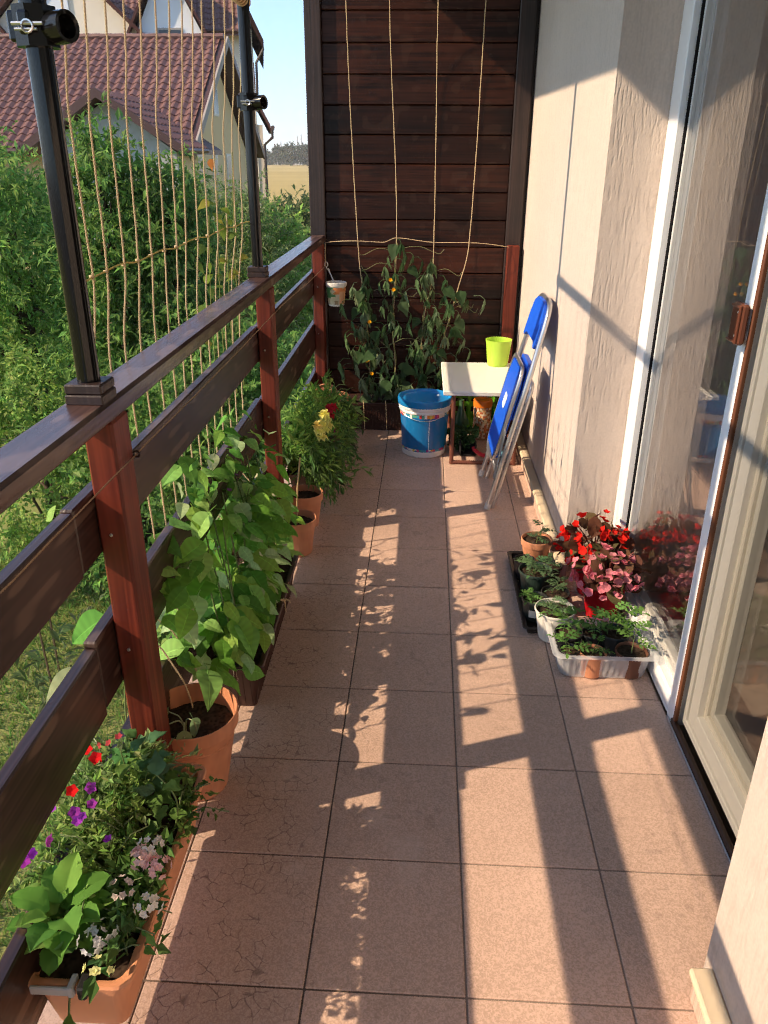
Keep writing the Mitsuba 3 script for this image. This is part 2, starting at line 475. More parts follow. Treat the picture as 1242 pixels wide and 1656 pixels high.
# ------------------------------------------------------------------ the setting: lawn, field, balcony floor
def sheet(x0, x1, y0, y1, z, nx, ny, amp, sc):
    X, Y = np.meshgrid(np.linspace(x0, x1, nx), np.linspace(y0, y1, ny))
    Z = z + amp * (meshkit.fbm(np.stack([X * sc, Y * sc, X * 0], -1), 3) - .5)
    v = np.stack([X, Y, Z], -1).reshape(-1, 3)
    i, j = np.meshgrid(np.arange(ny - 1), np.arange(nx - 1), indexing='ij')
    a = i * nx + j
    return v, np.vstack([np.stack([a, a + 1, a + nx + 1], -1).reshape(-1, 3), np.stack([a, a + nx + 1, a + nx], -1).reshape(-1, 3)])


GZ = -2.9
put('lawn', sheet(-60, 30, -30, 75, GZ, 90, 100, .12, .5), 'm_grass', smooth=True)
lab('lawn', 'green lawn of the garden below the balcony', kind='structure')
put('field', sheet(-2500, 2500, 70, 3000, GZ - .05, 20, 20, 0, 1), 'm_field')
lab('field', 'flat dry yellow field reaching to the horizon', kind='structure')

TH = 0.0071


def turn(m):
    v, f = vf(m)
    return np.stack([v[:, 0] + TH * v[:, 1], v[:, 1] - TH * v[:, 0], v[:, 2]], 1), f


put('balcony_floor', plain(-.75, .80, -1.3, 5.3, -.22, -.0035), 'm_grout')
lab('balcony_floor', 'balcony floor of square terracotta coloured tiles with thin dark joints', kind='structure')
for i in range(-2, 4):
    for j in range(-3, 12):
        x0, x1 = -.2165 + .338 * i, -.2165 + .338 * (i + 1)
        y0, y1 = 1.413 + .340 * (j - 1), 1.413 + .340 * j
        g = .0021
        xa, xb = max(x0 + g, -.745 - TH * y0), min(x1 - g, .7975 - TH * y1)
        if xb - xa < .02: continue
        dz = rng.uniform(-.0006, .0)
        put('tile', turn(box(xa, xb, y0 + g, min(y1 - g, 5.28), -.012, dz, .0016)), 'm_tile', parent='balcony_floor')

# ------------------------------------------------------------------ the house this balcony belongs to
hf = thing('house_facade', 'beige rendered house wall with vertical scratched texture beside the balcony', 'wall')
put('pier', plain(.625, 1.25, 2.97, 5.30, -3, 3.4), 'm_wall', parent=hf)
put('pier', plain(.625, 1.25, -3.0, 1.135, -3, 3.4), 'm_wall', parent=hf)
put('lintel', plain(.625, 1.25, 1.135, 2.97, 2.38, 3.4), 'm_wall', parent=hf)
put('wall_below', plain(.80, 1.25, 1.135, 2.97, -3, -.23), 'm_wall', parent=hf)
for a, b in ((2.862, 5.09), (-1.2, 1.098)):
    y = b
    while y > a:
        y0 = max(a, y - .338)
        put('skirting_tile', box(.590, .6245, y0 + .0012, y - .0012, 0.001, .068, .0012), 'm_tile', parent=hf)
        y = y0
    put('ledge', box(.577, .6265, a - .004, b + .004, .0685, .088, .006), 'm_ledge', parent=hf)
put('skirting_tile', box(.6245, .806, 2.94, 2.969, 0.001, .066, .0012), 'm_tile', parent=hf)
# eave of the roof above: its edge casts the shade on the upper wall
ev = [(-1.0, 3.13), (-1.0, 3.26), (1.4, 4.26), (1.4, 4.10)]
vv = np.array([(x, y, z + .022 * (y - 2.2)) for y in (-3.2, 5.7) for x, z in ev])
put('eave', m3.Manifold.hull_points(vv), 'm_screenpost', parent=hf)

rm = thing('indoor_room', 'dim beige room behind the glass door', 'room')
for nm, b in (('back_wall', (4.2, 4.3, -1, 5.5, -.1, 2.7)), ('side_wall', (1.25, 4.2, 5.4, 5.5, -.1, 2.7)), ('side_wall', (1.25, 4.2, -1, -.9, -.1, 2.7)), ('ceiling', (1.25, 4.3, -1, 5.5, 2.7, 2.8)), ('room_floor', (.86, 4.3, -1, 5.5, -.2, -.1))):
    put(nm, plain(*b), 'm_matte', (.36, .35, .32) if nm != 'room_floor' else (.26, .23, .20), parent=rm)

# ------------------------------------------------------------------ glass door and insect screen
WHITE, CREAM, BROWN = (.74, .745, .75), (.70, .69, .66), (.125, .045, .022)
dr_ = thing('glass_door', 'white framed glass sliding door reflecting the wall and the flowers', 'door')
put('jamb', box(.812, .87, 2.862, 2.9685, 0, 2.36, .004), 'm_gloss', WHITE, parent=dr_)
put('gasket', box(.836, .87, 2.846, 2.861, .1, 2.3, .002), 'm_matte', (.012, .012, .013), parent=dr_)
put('gasket', box(.842, .872, 2.834, 2.8455, .1, 2.3, .002), 'm_v', (.55, .55, .53), parent=dr_)
put('bottom_rail', box(.800, .8695, 2.019, 2.8615, 0.0, .078, .006), 'm_gloss', WHITE, parent=dr_)
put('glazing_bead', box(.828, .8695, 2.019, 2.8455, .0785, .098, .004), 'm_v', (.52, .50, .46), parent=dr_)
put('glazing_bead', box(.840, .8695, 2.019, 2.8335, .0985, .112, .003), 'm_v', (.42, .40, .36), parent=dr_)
put('mullion', box(.800, .875, 1.9625, 2.0185, 0.0, 2.36, .003), 'm_gloss', WHITE, parent=dr_)
put('top_rail', box(.800, .8695, 2.019, 2.8615, 2.28, 2.36, .004), 'm_gloss', WHITE, parent=dr_)
for xx in (.849, .867):
    put('pane', ([(xx, 2.0185, .10), (xx, 2.852, .10), (xx, 2.852, 2.29), (xx, 2.0185, 2.29)], [(0, 2, 1), (0, 3, 2)]), 'm_glass', parent=dr_)
sash = put('sash', box(.822, .874, 1.915, 1.9465, .030, 2.33, .003), 'm_v', CREAM, parent=dr_)


def sideframe(name, o, w, xf, col, par, xb=.88):
    """The far upright and the bottom piece of a stepped sash profile: o = inset from the outer edge."""
    put(name, box(xf, xb, 1.9465 - o - w, 1.9465 - o, .030 + o, 2.33, .0025), 'm_v', col, parent=par)
    put(name, box(xf, xb, 1.13, 1.9465 - o - w - .0004, .030 + o, .030 + o + w, .0025), 'm_v', col, parent=par)


sideframe('sash_step', .032, .011, .812, CREAM, dr_)
sideframe('sash_frame', .0475, .052, .818, CREAM, dr_)
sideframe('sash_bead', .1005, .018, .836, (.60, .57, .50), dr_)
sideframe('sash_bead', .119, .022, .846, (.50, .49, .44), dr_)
put('sash', box(.822, .874, 1.13, 1.9145, .030, .0615, .003), 'm_v', CREAM, parent=dr_)
for xx in (.858, .873):
    put('pane', ([(xx, 1.12, .16), (xx, 1.82, .16), (xx, 1.82, 2.33), (xx, 1.12, 2.33)], [(0, 2, 1), (0, 3, 2)]), 'm_glass', parent=dr_)
sc_ = thing('insect_screen', 'brown framed insect screen over the near door leaf', 'insect screen')
put('frame', box(.7985, .811, 1.9475, 1.9615, .0255, 2.34, .002), 'm_v', BROWN, parent=sc_)
put('track', box(.797, .8115, 1.135, 1.972, .0005, .025, .002), 'm_v', (.045, .022, .014), parent=sc_)
put('mesh', ([(.803, 1.12, .025), (.803, 1.9475, .025), (.803, 1.9475, 2.34), (.803, 1.12, 2.34)], [(0, 2, 1), (0, 3, 2)]), 'm_mesh', parent=sc_)
hd = put('handle', cat(box(.772, .790, 1.948, 2.016, 1.168, 1.265, .005), box(.766, .7725, 1.952, 2.012, 1.172, 1.178, .002), box(.766, .7725, 1.952, 2.012, 1.255, 1.261, .002), box(.766, .7725, 1.951, 1.960, 1.170, 1.263, .002)), 'm_gloss', (.11, .035, .020), parent=sc_)
for zz in (1.188, 1.245):
    put('screw', lathe([(0, .003), (.003, .0025), (.004, 0)], 10, 0, 0, 0).apply_transform(frame((.7715, 1.969, zz), (0, 1, 0), (-1, 0, 0))), 'm_steel', parent=hd)
put('sill_strip', box(.793, .7965, 1.135, 2.0, .0005, .009, .001), 'm_steel', parent=dr_)

# ------------------------------------------------------------------ wooden railing
rl = thing('wooden_railing', 'dark reddish brown wooden balcony railing with wide handrail and horizontal boards', 'railing')
put('handrail', box(-.682, -.595, -1.2, 3.222, 1.106, 1.149, .007), 'm_rail', parent=rl)
put('handrail', box(-.682, -.595, 3.2235, 5.085, 1.106, 1.1485, .007), 'm_rail', parent=rl)
for y in (-.32, 1.445, 3.18, 4.93):
    po = put('post', box(-.6595, -.598, y, y + .09, .001, 1.1055, .005), 'm_post', parent=rl)
    for z in (.25, .575, .86):
        put('screw', lathe([(0, .002), (.003, .0018), (.0042, 0)], 8).apply_transform(frame((-.634, y - .0002, z), (1, 0, 0), (0, -1, 0))), 'm_steel', parent=po)
for z0, z1 in ((.808, .952), (.468, .640), (.148, .334)):
    for k, (a, b) in enumerate(((-1.2, 1.352), (1.354, 3.20), (3.202, 5.09))):
        dz = (0, .013 if z0 == .468 else .004, -.003)[k]
        put('board', box(-.690 - .001 * (k == 1), -.661 - .001 * (k == 1), a, b, z0 + dz, z1 + dz, .004), 'm_board', parent=rl)


# ------------------------------------------------------------------ twine
def twine(pts, r=.0015, twist=.013, fuzz=420, seed=0, step=.0028):
    rr = np.random.default_rng(seed)
    p0 = np.asarray(pts, float)
    ln = np.linalg.norm(np.diff(p0, axis=0), axis=1).sum()
    n = max(20, int(ln / step))
    c = smoothpath(p0, n)
    c = c + .0022 * (np.stack([meshkit.noise(np.stack([c[:, 2] * 16 + c[:, 1] * 16, c[:, 0] * 16, c[:, 2] * 0 + k * 7.3 + seed], -1)) for k in range(3)], -1) - .5)
    t = unit(np.gradient(c, axis=0))
    ref = arr(0, 0, 1) if abs(t[:, 2]).mean() < .8 else arr(1, 0, 0)
    a = unit(np.cross(t, ref)); b = np.cross(t, a)
    ph = 2 * np.pi * np.linspace(0, ln, n) / twist
    ms = []
    for k in (0, np.pi):
        ms.append(tube(c + r * .85 * (np.cos(ph + k)[:, None] * a + np.sin(ph + k)[:, None] * b), r, 4, False))
    m = int(fuzz * ln)
    i = rr.integers(2, n - 2, m)
    o = unit(rr.normal(size=(m, 3))); o = unit(o - t[i] * (o * t[i]).sum(1, keepdims=True) * .5)
    l = rr.uniform(.003, .010, (m, 1))
    q0, q1 = c[i] + o * r * .5 + t[i] * .00025, c[i] + o * r * .5 - t[i] * .00025
    v = np.stack([q0, q1, c[i] + o * (l + r)], 1).reshape(-1, 3)
    ms.append((v, np.arange(3 * m).reshape(-1, 3)))
    return cat(*ms)


ORD = 'first second third fourth fifth sixth seventh eighth ninth tenth eleventh twelfth thirteenth fourteenth'.split()
sy201 = [1.696, 1.801, 1.914, 2.024, 2.133, 2.252, 2.368, 2.483, 2.594, 2.710, 2.850, 3.000, 3.130, 3.250]
sytie = [1.706, 1.788, 1.903, 2.001, 2.104, 2.218, 2.332, 2.428, 2.561, 2.690, 2.823, 2.961, 3.100, 3.225]
sylow = [1.655, 1.734, 1.834, 1.945, 2.066, 2.182, 2.285, 2.367, 2.484, 2.600, 2.724, 2.856, 2.967, 3.100]
for i in range(14):
    yb = 1.72 + (2.92 - 1.72) * i / 13
    yt = sy201[i] + .42 * (sy201[i] - sytie[i])
    pts = [(-.668, yt, 2.10), (-.684, sy201[i] * .6 + yt * .4, 1.80), (-.700, sy201[i], 1.65), (-.702, sytie[i], 1.347), (-.702, sylow[i], 1.15), (-.703, (sylow[i] * .6 + yb * .4), .80), (-.700, sylow[i] * .35 + yb * .65, .46), (-.655, sylow[i] * .25 + yb * .75, .395), (-.60, yb, .20)]
    k = put('jute_string', twine(pts, seed=i), 'm_twine', smooth=True)
    lab(k, f'{ORD[i]} upright jute string of the railing trellis counted from the near black pole', 'string', 'jute strings of the railing trellis')
k = put('tie_string', twine([(-.655, 1.50, 1.335)] + [(-.7055, y, 1.347 + .004 * (i % 3 - 1)) for i, y in enumerate(sytie)] + [(-.66, 3.27, 1.353)], .0012, .012, 200, 77), 'm_matte', (.62, .50, .17))
lab(k, 'thin yellowish string tied across all the upright jute strings', 'string')
for i, y in enumerate(sytie):
    q = np.array([(-.7045 + .0042 * math.cos(a) , y + .0042 * math.sin(a), 1.347 + .0012 * a / 3) for a in np.linspace(-6, 6, 26)])
    put('knot', tube(q, .0017, 4), 'm_twine', smooth=True, parent=k)
k = put('railing_cord', twine([(-.588, .2, 1.020), (-.588, .95, 1.013), (-.590, 1.529, 1.011), (-.590, 2.4, 1.004), (-.590, 3.273, 1.007), (-.590, 4.3, .985), (-.590, 5.0, .976)], .0010, .01, 30, 91), 'm_matte', (.30, .20, .13))
lab(k, 'thin brown cord stretched along the railing through small screw eyes', 'cord')
for y, z in ((1.529, 1.011), (3.262, 1.007)):
    a = np.linspace(0, 2 * np.pi, 17)
    put('screw_eye', cat(tube(np.stack([-.590 + .0065 * np.cos(a), y + 0 * a, z + .0065 * np.sin(a)], 1), .0018, 6), tube([(-.6, y, z - .0065), (-.585, y, z - .0065)], .0018, 6)), 'm_matte', (.03, .015, .012), parent=k)

# ------------------------------------------------------------------ trellis poles, clamps, top bar
for i, (px, py, lean) in enumerate(((-.634, 1.452, .009), (-.650, 3.215, .02))):
    nm = ('near', 'far')[i]
    t = thing('trellis_pole', f'{nm} black tubular pole standing in a dark block on the handrail', 'pole', 'trellis poles on the handrail')
    top = (px - .006, py + lean * 2.6, 3.22)
    put('tube', tube([(px, py, 1.16), (px - .002, py + lean, 1.75), top], .0215, 24), 'm_pole', smooth=30, parent=t)
    s = .037
    bl = put('foot_block', box(px - s, px + s, py - s, py + s, 1.1475, 1.168, .003), 'm_screenpost', parent=t)
    put('foot_block', box(px - s + .001, px + s - .001, py - s + .001, py + s - .001, 1.1685, 1.188, .003), 'm_screenpost', parent=t)
    zc, yc = (1.772, 1.768)[i], py + lean
    c = (px - .002, yc, zc)
    oct_ = trimesh.creation.cylinder(.036, .058, sections=8).apply_translation(c)
    cl = put('clamp', cat(oct_, box(c[0] - .040, c[0] - .018, yc - .02, yc + .02, zc - .022, zc + .022, .004), box(c[0] - .014, c[0] + .006, yc - .040, yc - .030, zc - .014, zc + .020, .004), box(c[0] + .02, c[0] + .045, yc - .018, yc + .018, zc - .020, zc + .020, .004)), 'm_pole', parent=t)
    ring = lathe([(.0175, -.03), (.0175, .022), (.0235, .024), (.0245, .0), (.0235, -.03), (.0175, -.03)], 28).apply_transform(frame((c[0] + .040, yc - .012, zc - .002), (.5, 1, 0), (1, -.5, .04)))
    put('socket', ring, 'm_pole', smooth=40, parent=cl)
    put('bolt', cat(tube([(c[0] - .02, yc - .044, zc), (c[0] + .030, yc - .044, zc)], .0030, 8), tube([(c[0] - .016, yc - .045, zc - .008), (c[0] + .02, yc - .045, zc - .008)], .0022, 8), tube([(c[0] + .006 + .009 * math.cos(a), yc - .048, zc + .009 * math.sin(a) - .004) for a in np.linspace(0, 6.28, 14)], .0018, 5)), 'm_steel', parent=cl)
k = put('trellis_bar', tube([(-.652, .70, 2.096), (-.652, 2.0, 2.090), (-.652, 3.285, 2.088)], .019, 14), 'm_v', (.42, .19, .065))
lab(k, 'orange brown wooden bar carrying the jute strings at the top of the far black pole', 'bar')
r_ = np.random.default_rng(3)
for i in range(5):
    y = 3.10 + .035 * i
    q = np.array([(-.652 + .0225 * math.cos(a), y + .004 * a / 6, 2.089 + .0225 * math.sin(a)) for a in np.linspace(0, 12.5, 40)])
    put('wrap', tube(q, .0022, 4), 'm_twine', smooth=True, parent=k)

# ------------------------------------------------------------------ wooden screen at the far end
ws = thing('wooden_screen', 'tall dark brown wooden privacy screen of horizontal planks at the far end', 'screen')
put('post', box(-.690, -.597, 5.10, 5.19, -.2, 3.55, .004), 'm_screenpost', parent=ws)
put('post', box(.512, .603, 5.10, 5.19, -.2, 3.55, .004), 'm_screenpost', parent=ws)
put('post', box(.523, .596, 5.045, 5.099, .001, 1.100, .004), 'm_post', parent=ws)
put('backing', plain(-.64, .62, 5.162, 5.18, -.2, 3.55), 'm_matte', (.012, .007, .005), parent=ws)
for k in range(-1, 22):
    z = .138 + .157 * k
    put('plank', box(-.5965, .5115, 5.135 + rng.uniform(-.0015, .0015), 5.1615, max(z, -.01) + .0022, z + .157 - .0022, .004), 'm_plank', parent=ws)
put('edge_strip', box(.6035, .6235, 5.15, 5.17, -.1, 3.5, .002), 'm_screenpost', parent=ws)

scr = [[(-.448, 4.80, 2.95), (-.438, 4.93, 2.352), (-.385, 4.95, 1.128), (-.371, 4.95, .945), (-.346, 4.93, .798), (-.315, 4.88, .45), (-.30, 4.84, .19)],
       [(-.215, 4.80, 2.95), (-.204, 4.93, 2.352), (-.153, 4.95, 1.147), (-.160, 4.95, .85), (-.168, 4.94, .65), (-.15, 4.88, .4), (-.14, 4.84, .19)],
       [(.052, 4.80, 2.95), (.055, 4.93, 2.351), (.071, 4.95, 1.129), (.069, 4.95, .95), (.021, 4.94, .652), (.01, 4.88, .4), (.01, 4.84, .19)],
       [(.32, 4.80, 2.95), (.309, 4.93, 2.351), (.282, 4.95, 1.124), (.214, 4.95, .805), (.142, 4.94, .50), (.13, 4.88, .35), (.12, 4.84, .19)]]
for i, p in enumerate(scr):
    k = put('climbing_string', twine(p, .0016, seed=40 + i, fuzz=60), 'm_twine', smooth=True)
    lab(k, f'{("leftmost", "second from left", "third from left", "rightmost")[i]} of the four long strings hanging in front of the wooden screen', 'string', 'long strings before the wooden screen')
k = put('cross_string', twine([(-.59, 5.02, 1.112), (-.385, 4.953, 1.128), (-.233, 4.953, 1.122), (-.155, 4.953, 1.147), (.071, 4.953, 1.125), (.282, 4.953, 1.124), (.525, 5.04, 1.094)], .0013, seed=60, fuzz=60), 'm_twine', smooth=True)
lab(k, 'sagging string running sideways across the four strings before the wooden screen', 'string')

# ------------------------------------------------------------------ pots and planters
TERRA, TERRA2, DBROWN = (.56, .235, .12), (.60, .26, .135), (.060, .026, .018)


def rim_pot(t, cx, cy, z, r0, r1, h, rimh=.03, soil=.03, bsdf='m_terracotta', color=None, name='pot_body', lip=.006):
    w = .004
    pr = [(0, 0), (r0, 0), (r0 + .002, .004), (r1 - lip - .002, h - rimh), (r1 - lip, h - rimh), (r1 - .001, h - rimh + .001), (r1, h - .004), (r1 - .002, h), (r1 - w, h), (r1 - w - .002, h - .004), (r1 - lip - w, h - rimh), (r1 - lip - w - .004, h - soil - .02)]
    sm = split_smooth(lathe(pr, 44, cx, cy, z), 40)
    put(name, sm, bsdf, color, smooth=True, parent=t)
    f = (h - soil) / h
    put('soil', soil_disk(cx, cy, z + h - soil, r0 + (r1 - r0) * f - .003), 'm_soil', smooth=True, parent=t)


# orange planter box hanging inside the bottom board
OB = (-.672, -.492, .895, 1.435)
t = thing('planter_box', 'orange terracotta coloured planter box full of mixed flowers in the near left corner', 'planter')
sh, so = rim_box(*OB, .105, .255, .022, .026, rad=.03, soil=.022)
put('box_body', split_smooth(sh, 40), 'm_v', TERRA2, smooth=True, parent=t)
put('soil', so, 'm_soil', smooth=True, parent=t)
put('bracket', cat(box(-.655, -.575, .8755, .8825, .240, .2585, .002), box(-.588, -.577, .874, .905, .238, .262, .002)), 'm_v', (.42, .40, .38), parent=t)
put('bracket', box(-.570, -.554, .873, .906, .234, .264, .003), 'm_v', (.014, .013, .014), parent=t)

t = thing('flower_pot', 'large round terracotta pot with bare soil and a wilted seedling beside the railing post', 'flower pot')
rim_pot(t, -.578, 1.650, 0.001, .074, .120, .248, .040, .055)

# long brown planter with the bean plants
BP = (-.640, -.462, 1.960, 2.700)
t = thing('planter_box', 'long dark brown ribbed planter holding the bean plants beside the railing', 'planter')
sh, so = rim_box(*BP, .001, .172, .026, .022, rad=.022, soil=.03, ribs=.022)
put('box_body', split_smooth(sh, 40), 'm_v', DBROWN, smooth=True, parent=t)
put('soil', so, 'm_soil', smooth=True, parent=t)
clip = put('binder_clip', cat(box(-.548, -.520, 1.944, 1.962, .168, .180, .002)), 'm_v', (.012, .012, .012), parent=t)
put('wire_arm', cat(tube(smoothpath([(-.541, 1.943, .168), (-.538, 1.939, .150), (-.543, 1.937, .138), (-.534, 1.936, .130), (-.525, 1.937, .138), (-.530, 1.939, .150), (-.527, 1.943, .168)], 26), .0011, 5)), 'm_steel', parent=clip)
put('tied_twine', cat(twine([(-.60, 2.33, .18), (-.52, 2.335, .182), (-.448, 2.34, .176), (-.446, 2.342, .13)], .0016), twine([(-.475, 2.32, .185), (-.455, 2.34, .182), (-.448, 2.36, .165)], .0016), twine([(-.452, 2.338, .178), (-.440, 2.335, .186), (-.425, 2.33, .176)], .0016)), 'm_twine', parent=t)

# two terracotta pots behind the bean planter
for i, (x, y, nm) in enumerate(((-.515, 3.060, 'nearer'), (-.520, 3.345, 'farther'))):
    t = thing('flower_pot', f'{nm} of two small terracotta pots half hidden by bean leaves on the floor edge', 'flower pot', 'small pots behind the bean planter')
    rim_pot(t, x, y, .001, .062, .088, .165, .036, .03)
t = thing('planter_box', 'dark planter with snapdragons along the railing, hidden by hanging foliage', 'planter')
sh, so = rim_box(-.630, -.485, 3.560, 4.420, .001, .170, .024, .022, rad=.02, soil=.025)
put('box_body', split_smooth(sh, 40), 'm_v', DBROWN, smooth=True, parent=t)
put('soil', so, 'm_soil', smooth=True, parent=t)
# stacked pots in the far corner
t = thing('flower_pot', 'terracotta pot in the far left corner before the screen', 'flower pot')
rim_pot(t, -.520, 4.78, .001, .058, .084, .225, .036, .03)
t = thing('flower_pot', 'terracotta pot with a broken rim piece behind the snapdragons', 'flower pot')
rim_pot(t, -.575, 4.60, .155, .045, .070, .155, .03, .03)
put('broken_rim', moved(lathe([(.068, 0), (.072, .0), (.072, .035), (.066, .035), (.068, 0)], 24), frame((-.545, 4.50, .29), (1, .3, .3), (.3, -.6, .8))), 'm_terracotta', smooth=40, parent=t)

# far brown planter with the climbing vines
t = thing('planter_box', 'reddish dark brown ribbed planter at the foot of the wooden screen', 'planter')
sh, so = rim_box(-.470, .165, 4.745, 4.930, .001, .188, .03, .024, rad=.02, soil=.028, ribs=.018)
put('box_body', split_smooth(sh, 40), 'm_v', (.038, .015, .012), smooth=True, parent=t)
put('soil', so, 'm_soil', smooth=True, parent=t)
for x in (-.345, -.205):
    put('tied_twine', twine([(x, 4.76, .196), (x + .003, 4.732, .190), (x + .006, 4.73, .12), (x + .010, 4.755, .012)], .0016, seed=int(-x * 100)), 'm_twine', parent=t)

# ------------------------------------------------------------------ blue bucket
t = thing('paint_bucket', 'large blue plastic paint bucket with blue lid and white rim', 'bucket')
bx, by = .038, 4.395
BLUE, BLUE2, BW = (.010, .155, .40), (.012, .20, .48), (.78, .76, .73)
put('bucket_wall', split_smooth(lathe([(0, 0), (.122, 0), (.126, .004), (.128, .034), (.1285, .035)], 56, bx, by, .001)), 'm_gloss', BW, smooth=True, parent=t)
lbl = lathe([(.1285, .0352), (.140, .262)], 96, bx, by, .001)
put('label', lbl, 'm_gloss', BLUE, smooth=True, parent=t)


def strip(cx, cy, z0, z1, ra, rb, a0, a1, n=10):
    a = np.radians(np.linspace(a0, a1, n))
    v = np.vstack([np.stack([cx + ra * np.cos(a), cy + ra * np.sin(a), 0 * a + z0], 1), np.stack([cx + rb * np.cos(a), cy + rb * np.sin(a), 0 * a + z1], 1)])
    i = np.arange(n - 1)
    return v, np.vstack([np.stack([i, i + 1, i + 1 + n], 1), np.stack([i, i + 1 + n, i + n], 1)])


rr_ = np.random.default_rng(5)
pal = [(.55, .05, .05), (.70, .25, .05), (.60, .08, .18), (.10, .35, .25), (.62, .50, .10), (.35, .06, .25), (.05, .30, .45)]
ms, cs = [], []
for band, z0, z1, r0, r1 in ((0, .236, .262, .1392, .1406), (1, .036, .052, .1290, .1300)):
    for a in range(180, 361, 6):
        c = pal[int(rr_.integers(len(pal)))] if rr_.random() < .8 else BW
        q = strip(bx, by, z0 + .001 + rr_.uniform(0, .008), z1, r0 + .0012, r1 + .0012, a, a + 6, 3)
        ms.append(q); cs.append(np.tile(c, (len(q[0]), 1)))
h_ = len(ms) // 2
for sl_ in (slice(0, h_), slice(h_, None)):
    put('print_band', cat(*ms[sl_]), 'm_v', np.vstack(cs[sl_]), smooth=True, parent=t)
put('label_seam', strip(bx, by, .037, .236, .1298, .1400, 281, 282.2, 2), 'm_v', (.62, .66, .70), smooth=True, parent=t)
put('barcode', cat(*[strip(bx, by, .060 + .006 * k, .062 + .006 * k + .001 * (k % 3), .1312 + .0003 * k, .1313 + .0003 * k, 334, 340, 3) for k in range(24)]), 'm_v', (.03, .16, .16), parent=t)
put('rim', split_smooth(lathe([(.139, .262), (.146, .2625), (.1475, .270), (.144, .276), (.146, .280), (.150, .284), (.151, .300), (.146, .304)], 56, bx, by, .001)), 'm_gloss', BW, smooth=True, parent=t)
put('lid', split_smooth(lathe([(.146, .2995), (.1535, .300), (.155, .306), (.156, .331), (.153, .338), (.148, .339), (.144, .335), (.141, .322), (.139, .320), (.080, .3205), (.078, .323), (.03, .3235), (0, .3235)], 64, bx, by, .001), 30), 'm_gloss', BLUE2, smooth=True, parent=t)
a = np.linspace(math.radians(196), math.radians(344), 40)
put('handle', tube(np.stack([bx + .154 * np.cos(a), by + .154 * np.sin(a), .286 - .055 * np.sin((a - a[0]) / (a[-1] - a[0]) * np.pi)], 1), .0018, 6), 'm_steel', parent=t)

# ------------------------------------------------------------------ small table and the things on and under it
t = thing('side_table', 'low white side table with brown metal legs beside the wall', 'table')
put('table_top', box(.135, .565, 4.125, 4.80, .415, .440, .004), 'm_gloss', (.74, .72, .64), parent=t)
LEG = (.16, .055, .035)
for x in (.195, .545):
    for y in (4.19, 4.74):
        put('leg', tube([(x, y, .003), (x, y, .4145)], .0115, 12), 'm_v', LEG, smooth=False, parent=t)
for y in (4.19, 4.74):
    put('rail', tube([(.195, y, .0125), (.545, y, .0125)], .010, 10), 'm_v', LEG, parent=t)
for x in (.195, .545):
    put('rail', tube([(x, 4.19, .06), (x, 4.74, .06)], .0085, 10), 'm_v', LEG, parent=t)
    put('rail', tube([(x, 4.19, .398), (x, 4.74, .398)], .009, 10), 'm_v', LEG, parent=t)

t = thing('plant_pot', 'empty lime green plastic pot standing on the white table', 'pot')
put('pot_body', split_smooth(lathe([(0, .002), (.058, 0), (.061, .004), (.078, .150), (.0795, .155), (.0765, .155), (.058, .012), (0, .012)], 48, .475, 4.74, .4405), 40), 'm_gloss', (.40, .62, .060), smooth=True, parent=t)

t = thing('storage_crate', 'grass green plastic crate under the table', 'crate')
cr = m3.Manifold
body = box(.20, .50, 4.80, 4.99, .001, .36, .01) - box(.208, .492, 4.808, 4.982, .01, .40, .004)
for z0 in (.07, .19):
    for k in range(5):
        body = body - box(.222 + .055 * k, .262 + .055 * k, 4.79, 5.0, z0, z0 + .09, .004)
put('crate_body', body, 'm_gloss', (.10, .30, .02), parent=t)
put('crate_rim', box(.193, .507, 4.793, 4.7995, .335, .365, .003), 'm_gloss', (.16, .42, .03), parent=t)

t = thing('storage_jar', 'tall jar with bright orange lid and patterned label under the table', 'jar')
jx, jy = .395, 4.66
put('jar_body', split_smooth(lathe([(0, 0), (.050, 0), (.054, .006), (.054, .205), (.047, .215)], 40, jx, jy, .001), 40), 'm_v', (.42, .24, .13), smooth=True, parent=t)
ms, cs = [], []
for z in np.arange(.012, .195, .012):
    for a in range(180, 360, 10):
        c = [(.62, .20, .06), (.66, .50, .30), (.50, .12, .05), (.70, .62, .48), (.30, .22, .12)][int(rr_.integers(5))]
        q = strip(jx, jy, z, z + .0115, .0545, .0545, a, a + 10, 3)
        ms.append(q); cs.append(np.tile(c, (len(q[0]), 1)))
put('label', cat(*ms), 'm_v', np.vstack(cs), smooth=True, parent=t)
put('lid', split_smooth(lathe([(.050, .205), (.058, .206), (.058, .243), (.055, .248), (.040, .250), (.038, .246), (0, .246)], 40, jx, jy, .001), 30), 'm_gloss', (.80, .20, .02), smooth=True, parent=t)

t = thing('glass_bottle', 'clear green glass bottle beside the table leg', 'bottle')
put('bottle_body', split_smooth(lathe([(0, 0), (.033, 0), (.036, .005), (.036, .15), (.014, .21), (.013, .25), (.015, .252), (.015, .258)], 32, .262, 4.60, .001), 40), 'm_gloss', (.05, .11, .055), smooth=True, parent=t)
t = thing('young_plant', 'small green leafy plant growing at the table foot behind the bucket', 'plant')
SPRIG = t
t = thing('dustpan', 'black dustpan lying under the table with a red handled brush', 'dustpan')
dp = box(.245, .345, 4.31, 4.43, .002, .085, .008) - box(.255, .335, 4.29, 4.42, .012, .12, .004)
put('pan', dp, 'm_v', (.012, .012, .013), parent=t)
put('brush_handle', tube(smoothpath([(.33, 4.34, .045), (.36, 4.27, .035), (.40, 4.24, .03), (.43, 4.22, .03)], 16), [.012] * 16, 10), 'm_gloss', (.55, .03, .05), parent=t)
t = thing('cleaning_cloth', 'crumpled pale blue cloth on the floor behind the folded chair', 'cloth')
cv, cf = soil_sheet(.425, .535, 4.26, 4.36, .03, .09)
